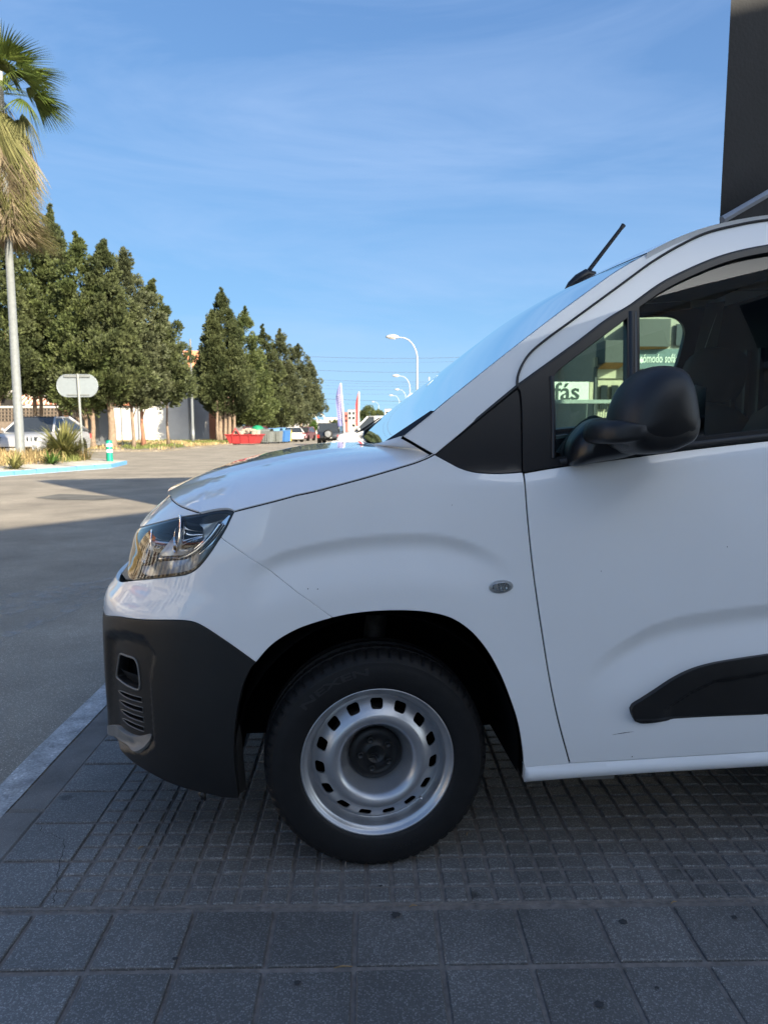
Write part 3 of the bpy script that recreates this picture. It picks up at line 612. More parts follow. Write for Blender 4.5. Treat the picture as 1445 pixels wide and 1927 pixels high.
nose=chain(cv([q for q in OUT['HT'][:4]]),[OUT['GP'][0]],cv('GP'),cv([OUT['GP'][-1],(-1.02,1.056),(FR,1.058)],step=.02),cv([(FR,1.058),(FR,.955)],step=.02),cv([(FR,.955),(-1.02,.955),OUT['HT'][0]],step=.02))
panel('nose_panel',nose,'paint',step=.014,flange=.02)
arc=[(2.785+.375*math.cos(t),.30+.42*math.sin(t)) for t in np.linspace(PI,0,24)]
cargo=chain([OUT['DB'][-1],(1.736,.80),OUT['BT'][-1],OUT['BF'][-1],OUT['RL'][-1]],[(2.2,1.945),(2.9,1.94),(3.36,1.90),(3.43,1.6),(3.47,1.1),(3.48,.36)],[(3.2,.33)],arc[::-1],[(2.36,.33)])
panel('cargo_side',cargo,'paint',step=.05,flange=.03)
cs=chain([(1.80,.333),(2.36,.335),(2.36,.285),(1.80,.285)]); panel('sill',cs,'paint',step=.03,flange=.05)
# --- black lower bumper with fog lamp opening and intake slots
def leaf(p,q,w):
    p=np.array(p);q=np.array(q);d=q-p;n=np.array((-d[1],d[0]));n/=np.linalg.norm(n); up=[];dn=[]
    for t in np.linspace(0,1,11):
        wd_=w*(math.sin(PI*min(1,t*1.15+.02))**.7 if t<.55 else 1-.25*(t-.55)/.45)*(1 if t<.999 else .85)
        wd_=w*min(1,(t/.35)**.65) if t>0 else 0
        up.append(tuple(p+d*t+n*wd_)); dn.append(tuple(p+d*t-n*wd_*.75))
    return chain(up,dn[::-1])
leaves=[leaf(OUT['SL%d'%i][0],OUT['SL%d'%i][1],.0085) for i in range(4)]
fog=chain(spl(OUT['FOG'],.008,True))
lower=chain(cv('BL'),cv([bl_end,(-1.0,.690),(FR,.690)],step=.02),cv([(FR,.690),(FR,.5),(FR,.284)],step=.02),cv([(FR,.284),OUT['BB'][-1]],step=.02),cv('BB',True),cv('AR3',True))
(lb,lb2)=panel('lower_bumper',lower,'black_plastic',step=.012,flange=.03,holes=[fog]+leaves)
def offs(k): return lambda s,z: np.full_like(s,k)
def ring_tube(name,poly,r,m,parent,off=.001,n=6):
    a=np.array(poly+[poly[0],poly[1]]); P=body_pt(a[:,0],a[:,1],off); mb=MB().mat(m,True); mb.tube([tuple(p) for p in P],r,n); return mb.build(name,parent)
ring_tube('fog_lamp_frame',fog,.0034,'grey_plastic',lb)
for lf in leaves: ring_tube('intake_edge_glint',lf,.0016,'grey_plastic',lb,off=.0005,n=5)  # pale tubes put a painted highlight along the slot edges
panel('fog_lamp_recess',chain(spl([(q[0]*1.0,q[1]) for q in inset(fog,-.012)],.01)),'trim_black',parent=lb,gap=0,both=False,off=-.05,step=.015,flange=0)
panel('intake_back',chain([(-.90,.488),(-.68,.50),(-.68,.37),(-.90,.355)]),'dark_void',parent=lb,gap=0,both=False,off=-.035,step=.03,flange=0)
# curved shelf inside the fog lamp opening
rows=[]
for s_ in np.linspace(-.85,-.715,10): rows.append([tuple(body_pt(np.array([s_]),np.array([.538+.012*math.sin((s_+.86)*12)-.018*k]),-.006-.010*k)[0]) for k in range(5)])
mb=MB().mat('black_plastic',True); mb.grid(rows); mb.build('fog_lamp_shelf',lb)
chin=chain(spl(OUT['CH'],.01,True)); panel('chin_strip',chin,'grey_plastic',parent=lb,gap=0,both=False,off=.002,step=.012,flange=.02,label='grey plastic chin strip',offfn=lambda s,z: .012*sst((.39-z)/.04)*sst((s+.93)/.08))
# --- hood
ed=cv('CG')+cv('H',True)[1:]+cv(OUT['HT'][3:],True)[1:]+cv('GP')[1:]
ed=[ed[0]]+[ed[i] for i in range(1,len(ed)) if math.hypot(ed[i][0]-ed[i-1][0],ed[i][1]-ed[i-1][1])>.004]
E3=side3(ed); E3[:,1]+=.0015; E3[:,2]+=.0052
ncg=len(cv('CG')); S3=[]
for i in range(len(ed)):
    t=max(0,(i-ncg*.9)/(len(ed)-1-ncg*.9)); a=.030-.725*t**1.03
    S3.append((a,0,float(np.interp(a,[-.70,-.62,-.5,-.38,-.25,-.12,.03],[1.052,1.083,1.119,1.149,1.174,1.194,1.208]))))
def hood_bulge(t,q):
    aq=abs(q); k=sst(np.array((t-.12)/.3))*(1-sst(np.array((t-.80)/.18))); return float(k*(.011*(1-sst(np.array((aq-.50)/.10)))))
hood=loft('hood',E3,S3,'paint',7.5,2.6,bulge=hood_bulge,bow=2.2,flange=.014,nj=40,pfn=lambda i: 2.2 if i==0 else 2.2+5.3*min(1,i/(ncg*.8)) if i<ncg*1.2 else 7.5-4.9*((i-ncg*1.2)/(len(ed)-ncg*1.2)))
strip('hood_gap_shade',cv('H'),.0075,'dark_void',off=-.0035,both=True)  # black strips paint the shade into the gap round the hood
strip('hood_gap_shade',cv('GP'),.006,'dark_void',off=-.0035,both=True)
strip('hood_gap_shade',cv('CG'),.0065,'dark_void',off=-.004,both=True)
strip('door_gap_shade',cv('DG'),.006,'dark_void',off=-.012,both=True)  # near-black strip stands in for shade down the door gap
# --- windscreen, cowl, roof
pe=cv('PLI',step=.03); P3=side3(pe); P3[:,1]+=.012
nW=len(P3)-1; WS=[(p[0]+.004-.048*min(1,i/nW*1.25),0,p[2]+.008*i/nW) for i,p in enumerate(P3)]; WS[0]=(.038,0,1.212); WS[1]=((WS[0][0]+WS[2][0])/2,0,(WS[0][2]+WS[2][2])/2); WS[-1]=(P3[-1][0]-.030,0,P3[-1][2]+.004); WS[-2]=(P3[-2][0]-.038,0,P3[-2][2]+.006)
loft('windscreen',P3,WS,'windscreen_glass',2.2,2.2,bow=2.2,flange=0)
cw=side3([OUT['CG'][0],(.10,1.272),(.152,1.312)],.001)
c0=side3([(.045,1.238)],.004)[0]; c1=side3([(.0675,1.2475)],.004)[0]; c2=side3([(.155,1.3145)],.004)[0]; c3=side3([(.146,1.3155)],.0)[0]; c4_=side3([(.02,1.232)],-.02)[0]
for sgn in (1,-1):
    mb=MB().mat('trim_black',True); mb.add([(p[0],p[1]*sgn,p[2]) for p in (c4_,c1,c2,c3)],[(0,1,2,3)]); mb.build('cowl_corner',van)
mb=MB().mat('trim_black',True); rows=[]
for x,dz in ((-.06,-.03),(.03,-.012),(.12,-.0)):
    rows.append([(x-.02*(1-q*q)-.05*(1-abs(q))*0,-.86*q,1.150+dz+.0*q*q) for q in np.linspace(1,-1,21)])
mb.grid(rows); mb.build('cowl_panel',van)
re_=cv('RL',step=.05)+[(1.9,1.943),(2.3,1.945),(2.9,1.94),(3.36,1.90)]
R3=side3(re_); R3[:,2]+=.001
RS=[]
for i,p in enumerate(R3): RS.append((p[0]-.030*max(0,1-i/6),0,p[2]+.005+.036*min(1,i/9)))
loft('roof',R3,RS,'paint',3.2,3.2,bow=2.2,flange=.02,pfn=lambda i: 2.2+min(1,i/6)*1.0)
mb=MB().mat('headliner',True); rows=[]
for i,p in enumerate(R3):
    if p[0]>1.75: break
    rows.append([(p[0]+.05,p[1]*q*.985,p[2]-.045+.03*(1-q*q)) for q in np.linspace(1,-1,15)])
mb.grid(rows); mb.build('headliner',van)
# --- black corner, window surround, glass
tri=chain(cv('TT'),cv('TS'),cv('TB',True)); panel('corner_trim',tri,'trim_black',gap=.0022,off=-.003,step=.02,flange=.02)
qg=chain(spl(OUT['QG'][:6],.012),spl(OUT['QG'][5:7],.03),spl(OUT['QG'][6:8],.03),spl(OUT['QG'][7:9],.03),spl([OUT['QG'][8],OUT['QG'][0]],.03))
gl=chain(spl(OUT['GL'][:10],.015),spl(OUT['GL'][9:13],.03),spl([OUT['GL'][12],OUT['GL'][0]],.03))
surr=chain(cv('TS',True),cv('BF'),cv([OUT['BF'][-1],OUT['BT'][-1]],step=.05),cv('BT',True))
panel('window_surround',surr,'trim_black',gap=.0015,off=-.0035,step=.02,flange=.03,holes=[qg,gl],use_disp=False)
panel('quarter_glass',qg,'car_glass',gap=-.006,off=-.017,step=.03,flange=0,use_disp=False)
panel('door_glass',gl,'car_glass',gap=-.006,off=-.019,step=.03,flange=0,use_disp=False)
strip('weather_seal',cv('SE'),.0034,'seal',off=-.004,both=True)
strip('trim_seal',cv('TT'),.006,'trim_black',off=-.0065,both=True)
strip('frame_seal',cv('BF'),.006,'trim_black',off=-.0065,both=True)
strip('window_divider',[(.734,1.598),(.729,1.50),(.722,1.36),(.715,1.215)],.013,'trim_black',off=.001,both=True)
strip('waist_seal',[(q[0],q[1]+.012) for q in cv('BT',step=.03)[3:]],.008,'seal',off=.002,both=True)
strip('window_channel',[(.4885,1.412),(.4895,1.30),(.486,1.187)],.006,'trim_black',off=.003)
# --- door moulding, scratch, indicator
mo=chain(spl(OUT['MO'][:9],.012),spl(OUT['MO'][8:10],.03),spl(OUT['MO'][9:11],.03),spl(OUT['MO'][10:],.012)+[OUT['MO'][0]])
mi=np.array(OUT['MI'])
def mo_off(s,z):
    zi=np.interp(s,mi[:,0],mi[:,1],left=.462); e=zi-z; return .016-.010*sst((e+.004)/.014)*sst((s-.79)/.06)-.008*sst((.446-z)/.01)
(mo_o,)=panel('door_moulding',mo,'black_plastic',parent=door_o,gap=0,both=False,step=.009,flange=.03,offfn=mo_off)
mat('scuff',(.09,.095,.10),rough=.7)
sc=np.array(spl(OUT['SCR'],.004)); P=body_pt(sc[:,0],sc[:,1],.0006); mb=MB().mat('scuff'); rows=[]
for i,p in enumerate(P): w=.0012*math.sin(PI*(i+.5)/len(P))*random.uniform(.5,1.2); rows.append([(p[0],p[1],p[2]-w),(p[0],p[1],p[2]+w)])
mb.grid(rows); mb.build('scratch',door_o)
ic=OUT['IND'][0]
def ell(rx,rz,n=28,ang=.07): return [(ic[0]+rx*math.cos(t)*math.cos(ang)-rz*math.sin(t)*math.sin(ang),ic[1]+rx*math.cos(t)*math.sin(ang)+rz*math.sin(t)*math.cos(ang)) for t in np.linspace(0,2*PI,n,endpoint=False)]
def dome(k): return lambda s,z: k*np.clip(1-((s-ic[0])/.034)**2-((z-ic[1])/.0185)**2,0,1)
(ind,)=panel('side_indicator',ell(.0335,.0178),'lamp_silver',gap=0,both=False,off=.001,step=.006,flange=.006)
panel('indicator_reflector',ell(.026,.0115),'chrome',parent=ind,gap=0,both=False,off=.003,step=.005,flange=.002,offfn=lambda s,z:.002*np.sin((s-ic[0])*420))
panel('indicator_lens',ell(.031,.0158),'indicator_lens',parent=ind,gap=0,both=False,off=.004,step=.005,flange=.003,offfn=dome(.005))
# --- headlight
hl=chain(cv('HL'),cv('HF'),cv('HT'),cv('HR',True))
for mir in (False,True):
    hroot=empty('headlight',(0,0,0),parent=van)
    def hp(name,poly,m,**k):
        o=obj(name,shell_mesh(name,poly,m,mirror=mir,**k),hroot); return o
    hi=inset(hl,.009)
    hp('bezel',inset(hl,.001),'trim_black',holes=[hi],step=.02,flange=.05,off=-.001)
    hp('lens',inset(hl,.004),'lens_glass',step=.012,flange=0,off=.0015)
    hp('housing',inset(hl,.003),'lamp_silver',step=.012,flange=.0,off=-.055,offfn=lambda s,z: .02*np.sin(s*26)*np.sin(z*40))
    # daytime strip: rises along the rear edge, runs forward along the lower third
    path=spl([(-.512,1.012),(-.527,.975),(-.560,.938),(-.60,.917),(-.66,.907),(-.725,.898)],.008)
    a=np.array(path); P=body_pt(a[:,0],a[:,1],-.012,False); mb=MB().mat('chrome',True); mb.tube([(p[0],p[1]*(-1 if mir else 1),p[2]) for p in P],[.0075]*(len(P)-3)+[.009,.011,.008],8); mb.build('light_strip',hroot)
    wedge=chain([(-.485,1.030),(-.500,1.033),(-.545,.975),(-.585,.935),(-.555,.925),(-.517,.955)]); hp('side_reflector',wedge,'chrome',step=.012,flange=.01,off=-.018)
    for (s_,z_,r_) in ((-.665,.965,.046),(-.80,.925,.036)):
        cpt=body_pt(np.array([s_]),np.array([z_]),-.05,False)[0]; n_=body_n(np.array([s_]),np.array([z_]),0,False)[0]; n_=n_*.5+np.array((-.86,0,0)); n_/=np.linalg.norm(n_)
        q=Vector(n_).to_track_quat('Z','Y'); mb=MB().mat('chrome',True); mb.lathe([(r_*1.25,.032),(r_*1.18,.036),(r_*1.1,.02),(r_,0),(r_,-.03)],24)
        o=mb.build('reflector_bowl',hroot); o.location=(cpt[0],cpt[1]*(-1 if mir else 1),cpt[2]); nn=Vector((n_[0],n_[1]*(-1 if mir else 1),n_[2])); o.rotation_euler=nn.to_track_quat('Z','Y').to_euler()
        mb=MB().mat('chrome_dark',True); mb.lathe([(r_*math.cos(t),.012+r_*.6*math.sin(t)) for t in np.linspace(0,PI/2-.02,8)],24); o2=mb.build('projector',hroot); o2.location=o.location; o2.rotation_euler=o.rotation_euler
    inner=chain(spl([(-.86,.865),(-.845,.945),(-.79,.955),(-.80,.875)],.008,True)); ii=inset(inner,.006); hp('light_frame',inner,'chrome',holes=[ii],step=.02,flange=.02,off=-.02)
grl=chain([OUT['HF'][0]],[(-.90,.804),(-1.0,.794),(FR,.79)],[(FR,.87),(FR,.951)],[(-1.02,.951),OUT['HF'][-1]],cv('HF',True)); panel('grille',grl,'black_plastic',gap=.002,step=.02,flange=.02,off=-.012)
strip('grille_bar',[(-.955,.90),(-1.05,.89),(FR+.001,.885)],.012,'chrome',off=-.004,both=True)
# --- wheels
def revolve_pts(V):  # (theta,r,depth) -> wheel space, axis y, outside is -y
    return np.stack([V[:,1]*np.cos(V[:,0]),V[:,2],V[:,1]*np.sin(V[:,0])],1)
disc_y=pchip([(.066,.080),(.074,.078),(.084,.068),(.095,.044),(.106,.018),(.118,.007),(.128,.004),(.137,.006),(.145,.011),(.150,.0145),(.165,.0270),(.180,.0400),(.186,.0440)])
def disc_mesh():
    h=PI/15; rm=.160; poly=chain(spl([(-h*rm,.067),(h*rm,.067)],.006),spl([(h*rm,.067),(h*rm,.186)],.005),spl([(h*rm,.186),(-h*rm,.186)],.006),spl([(-h*rm,.186),(-h*rm,.067)],.005))
    hw,r0,r1,cr=.0172,.1525,.1785,.008; hole=[]
    for (cx_,cy_,a0) in ((hw-cr,r1-cr,0),(-hw+cr,r1-cr,PI/2),(-hw+cr,r0+cr,PI),(hw-cr,r0+cr,1.5*PI)):
        for t in np.linspace(a0,a0+PI/2,6): hole.append((cx_+cr*math.cos(t),cy_+cr*math.sin(t)))
    v2,F=tri_fill(poly,[hole],.0055); r=v2[:,1]; th=v2[:,0]/rm; e=1e-4
    sl_=(disc_y(r+e)-disc_y(r-e))/(2*e); Vb=np.stack([th,r,disc_y(r)],1)
    hr=np.array(hole); hn=len(hr); hth,hrr=hr[:,0]/rm,hr[:,1]
    Vs,Fs,Ns=[],[],[]; b=0
    for k in range(15):
        a=PI/2+2*h*k; V=Vb.copy(); V[:,0]+=a; Vs.append(revolve_pts(V)); tt=V[:,0]; nn=np.stack([sl_*np.cos(tt),-np.ones_like(tt),sl_*np.sin(tt)],1); nn/=np.linalg.norm(nn,axis=1,keepdims=True); Ns.append(nn); Fs.append(F+b); b+=len(V)
        q=np.stack([hth+a,hrr,disc_y(hrr)],1); q2=q.copy(); q2[:,2]+=.006; A_=revolve_pts(q);B_=revolve_pts(q2); Vs+=[A_,B_]
        cen=revolve_pts(np.array([[a,.1655,.030]])); inw=cen-A_; inw/=np.linalg.norm(inw,axis=1,keepdims=True); Ns+=[inw,inw]; i=np.arange(hn); j=(i+1)%hn
        Fs.append(np.concatenate([np.stack([b+i,b+j,b+hn+j],1),np.stack([b+i,b+hn+j,b+hn+i],1)])); b+=2*hn
    V=np.concatenate(Vs);F=np.concatenate(Fs);N=np.concatenate(Ns); F=F[:,::-1]; me=bpy.data.meshes.new('rim_disc'); me.from_pydata(V.tolist(),[],F.tolist()); me.materials.append(MATS['steel_wheel'])
    me.polygons.foreach_set('use_smooth',np.ones(len(F),bool)); me.update(); me.normals_split_custom_set_from_vertices(N.tolist()); return me
def text_mesh(txt,size,extrude,m,align='CENTER',bold=0.0):
    cu=bpy.data.curves.new('lettering','FONT'); cu.body=txt; cu.size=size; cu.extrude=extrude; cu.align_x=align; cu.align_y='CENTER'; cu.resolution_u=3; cu.offset=bold
    o=bpy.data.objects.new('lettering_tmp',cu); COL.objects.link(o); dg=bpy.context.evaluated_depsgraph_get(); me=bpy.data.meshes.new_from_object(o.evaluated_get(dg))
    bpy.data.objects.remove(o); me.materials.clear(); me.materials.append(MATS[m]); return me
def tyre_mesh():
    out=[(.2165,.006),(.2200,-.004),(.232,-.0095),(.250,-.0125),(.268,-.0135),(.284,-.012),(.296,-.0075),(.2985,-.0078),(.300,-.0055),(.310,.001),(.3155,.008),(.3205,.020),(.3235,.034)]
    mid=[(.3245,.044),(.3175,.045),(.3175,.053),(.3252,.054),(.326,.080),(.3180,.081),(.3180,.091),(.326,.092)]
    inn=[(r,.184-y) for r,y in (mid+[])[::-1]]+[(r,.184-y) for r,y in out[::-1]]
    prof=out+mid+inn; n=300; V=[];F=[]
    for i,(r,y) in enumerate(prof):
        for k in range(n):
            rr=r; yy=y
            if (9<=i<=13) and k%5==0: rr-=.0045; yy+=.0012 if y<.09 else 0
            if (17<=i<=18) and (k+i)%6==0: rr-=.004
            a=2*PI*k/n; z=rr*math.sin(a); x=rr*math.cos(a)
            if z<-.3165: yy+=(-.3165-z)*(-.8 if y<.06 else .3); z=-.3165-(.0005)
            V.append((x,yy,z))
    m_=len(prof)
    for i in range(m_-1):
        for k in range(n): k2=(k+1)%n; F.append((i*n+k,(i+1)*n+k,(i+1)*n+k2,i*n+k2))
    me=bpy.data.meshes.new('tyre'); me.from_pydata(V,[],F); me.materials.append(MATS['rubber']); me.polygons.foreach_set('use_smooth',[9>int(f[0]/n) for f in F]); me.update(); return me
mat('rubber_mark',(.017,.017,.0185),rough=.5)
def wheel_tree(x,y,z,flip=False,turn=0):
    w=empty('wheel',(x,y,z),turn+(PI if flip else 0),parent=van)
    obj('tyre',tyre_mesh() if 'tyre' not in CACHE else CACHE['tyre'],w); 
    return w
CACHE={'tyre':tyre_mesh(),'disc':disc_mesh()}
mb=MB().mat('steel_wheel',True); mb.lathe([(.2165,.012),(.2195,.004),(.2210,-.001),(.2203,-.0042),(.2178,-.0050),(.2150,-.0030),(.2115,.0035),(.2070,.0075),(.2010,.0095),(.1975,.0160),(.1955,.0280),(.1925,.0370),(.1885,.0415),(.1865,.0465),(.1858,.0440)],96,'Y'); CACHE['barrel']=mb.mesh('rim_barrel')
mb=MB().mat('black_plastic',True); mb.lathe([(.0775,.082),(.0775,.066),(.074,.060),(.062,.057),(.057,.0565),(.055,.0585),(.028,.0565),(.0275,.0545),(.0265,.0540),(.0255,.0545),(.025,.0565),(.0002,.0565)],60,'Y'); CACHE['cap']=mb.mesh('hub_cap')
mb=MB().mat('brake',True); mb.lathe([(.0001,.095),(.125,.095),(.130,.100),(.135,.13)],40,'Y'); mb.mat('dark_void',True); mb.lathe([(.135,.12),(.205,.12),(.205,.050)],40,'Y'); CACHE['brake']=mb.mesh('brake_disc')
mb=MB().mat('black_plastic',True); mb.lathe([(.0105,.004),(.0098,-.005),(.0085,-.0068),(.0068,-.0068),(.006,-.003),(.0002,-.003)],18,'Y'); CACHE['lug']=mb.mesh('wheel_bolt')
mb=MB().mat('trim_black',False)
for o_ in (-.0052,.0048):
    t=.0026; L_=.0165
    for sg in (1,-1):
        p=[(o_,0),(o_-L_*.62,sg*L_*.80),(o_-L_*.62-t*1.2,sg*L_*.80-sg*t*.2),(o_-t*1.7,0)]
        mb.prism([(a,b) for a,b in (p if sg>0 else p[::-1])],-.0016,.0012,lambda x,y,z:(x*.5-y*.866,.0545-z*1.0,x*.866+y*.5) )
CACHE['emblem']=mb.mesh('emblem')
tx=text_mesh('NEXEN',.027,.0011,'rubber_mark',bold=.0006)
for v in tx.vertices:
    x,y,z=v.co; rr=.273+y; a=R(118)-x*2.4/.262; v.co=(rr*math.cos(a),-.0134+(.0006 if abs(y)<.006 else .0011)-z,rr*math.sin(a))
CACHE['text']=tx
tx2=text_mesh('205/60 R16  92H',.011,.0005,'rubber_mark')
for v in tx2.vertices:
    x,y,z=v.co; rr=.262-y; a=R(-72)+x/.262; v.co=(rr*math.cos(a),-.0132-z,rr*math.sin(a))
CACHE['text2']=tx2
def make_wheel(x,y,flip,turn,full):
    w=empty('wheel',(x,y,.3165),turn+(PI if flip else 0),parent=van); ty=obj('tyre',CACHE['tyre'],w)
    if full: obj('tyre_lettering',CACHE['text'],w); obj('tyre_lettering',CACHE['text2'],w)
    obj('rim_barrel',CACHE['barrel'],w); obj('rim_disc',CACHE['disc'],w); obj('hub_cap',CACHE['cap'],w); obj('brake_disc',CACHE['brake'],w)
    for k in range(5):
        a=R(111+72*k); obj('wheel_bolt',CACHE['lug'],w,loc=(.0455*math.cos(a),.0585,.0455*math.sin(a)))
    if full:
        obj('emblem',CACHE['emblem'],w)
        mb=MB().mat('chrome_dark',True); mb.tube([(.125,.012,-.118),(.128,.004,-.121)],.0042,8); mb.build('valve',w)
    return w
make_wheel(0,-.875,False,R(1.5),True); make_wheel(0,.875,True,0,False); make_wheel(2.785,-.875,False,0,False); make_wheel(2.785,.875,True,0,False)
# --- arch liners, underbody, rear
for x in (0,2.785):
    for sg in (1,-1):
        mb=MB().mat('dark_void',True); rows=[]
        for t in np.linspace(-.12,PI+.12,26): rows.append([(x+.405*math.cos(t)*1.0,sg*yy,.33+.425*math.sin(t)) for yy in (-.895,-.80,-.6,-.5)])
        mb.grid(rows); mb.add([(x+.405*math.cos(t),sg*-.5,.33+.425*math.sin(t)) for t in np.linspace(-.12,PI+.12,26)],[tuple(range(26))]); mb.build('arch_liner',van)
        mb=MB().mat('brake',True); mb.tube([(x-.02,sg*-.62,.34),(x+.02,sg*-.60,.70)],.035,10); mb.tube([(x+.05,sg*-.62,.30),(x+.08,sg*-.45,.29)],.03,8); mb.build('suspension_strut',van)
mb=MB().mat('black_plastic',True); mb.tube([(-.03,-.70,.735),(-.028,-.66,.742)],.013,8); mb.box(.0,.03,-.72,-.69,.725,.75); mb.build('liner_clip',van)
mb=MB().mat('dark_void'); mb.box(.45,2.33,-.80,.80,.235,.40); mb.box(-.62,-.44,-.74,.74,.27,.5); mb.box(-.44,.44,-.46,.46,.24,.6); mb.box(2.3,3.42,-.46,.46,.28,.5); mb.box(.42,.47,-.88,.88,.262,.62); mb.build('underbody',van)
mb=MB().mat('grey_plastic'); mb.box(.60,.70,-.875,-.86,.238,.262); mb.build('jacking_point',van)
mb=MB().mat('black_plastic',True); mb.grid([[(-.44,-.905,.60),(-.425,-.90,.40),(-.41,-.885,.235)],[(-.415,-.86,.60),(-.385,-.85,.40),(-.375,-.85,.24)]]); mb.tube([(-.50,-.86,.243),(-.49,-.86,.218)],[.012,.004],6); mb.build('bumper_flap',van)
mb=MB().mat('paint'); zz=np.linspace(.33,1.93,20); rr=[]
for z in zz: w_=float(bodyW(z))-.012; rr.append([(3.46-.05*max(0,(z-1.5)/.4)**2,-w_,z),(3.50-.05*max(0,(z-1.5)/.4)**2,0,z),(3.46-.05*max(0,(z-1.5)/.4)**2,w_,z)])
mb.grid(rr); mb.build('rear_doors',van)
# --- mirror
def blob(name,layers,m,parent,n=40,sub=True):
    rows=[]
    for poly,c in layers:
        a=spl(poly,.006,True); a=np.array(a); d=np.concatenate([[0],np.cumsum(np.hypot(*(np.roll(a,-1,0)-a).T))]); aa=np.vstack([a,a[:1]]); q=np.linspace(0,d[-1],n,endpoint=False)
        rows.append([(float(np.interp(t,d,aa[:,0])),-c,float(np.interp(t,d,aa[:,1]))) for t in q])
    V=[p for r in rows for p in r]; F=[(i*n+k,i*n+(k+1)%n,(i+1)*n+(k+1)%n,(i+1)*n+k) for i in range(len(rows)-1) for k in range(n)]
    F.append(tuple(range(n))[::-1]); F.append(tuple((len(rows)-1)*n+k for k in range(n)))
    mb=MB().mat(m,True); mb.add(V,F); return mb.build(name,parent)
hs=[(.590,1.262),(.602,1.325),(.627,1.378),(.668,1.415),(.718,1.428),(.756,1.420),(.778,1.386),(.793,1.331),(.800,1.272),(.789,1.240),(.757,1.221),(.722,1.208),(.665,1.203),(.618,1.212),(.590,1.232)]
def sc_(poly,k,cx_=.705,cz_=1.312,dx=0,dz=0): return [(cx_+(x-cx_)*k+dx,cz_+(z-cz_)*k+dz) for x,z in poly]
for sg in (1,-1):
    mroot=empty('door_mirror',(0,0,0),parent=van)
    Ls=[(sc_(hs,.86),.955),(sc_(hs,.95),.968),(sc_(hs,.99),.99),(sc_(hs,1.0),1.015),(sc_(hs,.985),1.045),(sc_(hs,.95,dx=0.0010),1.072),(sc_(hs,.89,dx=0.0020),1.094),(sc_(hs,.79,dx=0.0030),1.112),(sc_(hs,.64,dx=0.0040),1.126),(sc_(hs,.42,dx=0.0045),1.136),(sc_(hs,.15,dx=0.0050),1.140)]
    h=blob('mirror_housing',[(p,c*sg) for p,c in (Ls if sg>0 else Ls)],'black_plastic',mroot)
    # lower skirt of the housing, a separate moulding with a crease above it
    sk=[(.546,1.232),(.547,1.280),(.565,1.290),(.60,1.287),(.70,1.294),(.775,1.306),(.799,1.304),(.8025,1.270),(.790,1.238),(.757,1.219),(.722,1.2055),(.665,1.2005),(.640,1.203),(.612,1.222),(.60,1.229)]
    Lk=[(sc_(sk,.97,.69,1.25),.950),(sc_(sk,1.0,.69,1.25),.985),(sc_(sk,1.0,.69,1.25),1.02),(sc_(sk,.985,.69,1.25),1.05),(sc_(sk,.955,.69,1.25,dx=0.0010),1.077),(sc_(sk,.89,.69,1.25,dx=.002),1.099),(sc_(sk,.76,.69,1.255,dx=0.0040),1.116),(sc_(sk,.5,.69,1.26,dx=0.0050),1.128)]
    blob('mirror_skirt',[(p,c*sg) for p,c in Lk],'black_plastic',mroot,n=60)
    bs=[(.527,1.166),(.524,1.20),(.532,1.235),(.550,1.262),(.578,1.286),(.615,1.296),(.66,1.29),(.71,1.25),(.72,1.205),(.68,1.188),(.60,1.174)]
    Lb=[(sc_(bs,1.0,.6,1.22),.862),(sc_(bs,1.0,.6,1.22),.905),(sc_(bs,.96,.6,1.225),.93),(sc_(bs,.82,.61,1.235),.955),(sc_(bs,.6,.62,1.245),.98)]
    blob('mirror_base',[(p,c*sg) for p,c in Lb],'trim_black',mroot)
    mb=MB().mat('chrome'); mb.add([(.808,-sg*y,z) for y,z in ((.975,1.24),(1.09,1.25),(1.09,1.37),(.975,1.39))],[(0,1,2,3)]); mb.build('mirror_glass',mroot)
# --- antenna
ant=empty('antenna',(0,0,0),parent=van)
mb=MB().mat('trim_black',True); rows=[]
mb.tube([(.80,0,1.792),(.825,0,1.815),(.855,0,1.838),(.885,0,1.856),(.908,0,1.855),(.914,0,1.83)],[.006,.019,.025,.025,.020,.012],10); mb.build('antenna_base',ant)
mb=MB().mat('black_plastic',True); mb.tube([(.885,0,1.862),(.90,0,1.882),(1.016,0,2.033),(1.027,0,2.048)],[.009,.0085,.0075,.0095],8); mb.build('antenna_rod',ant)
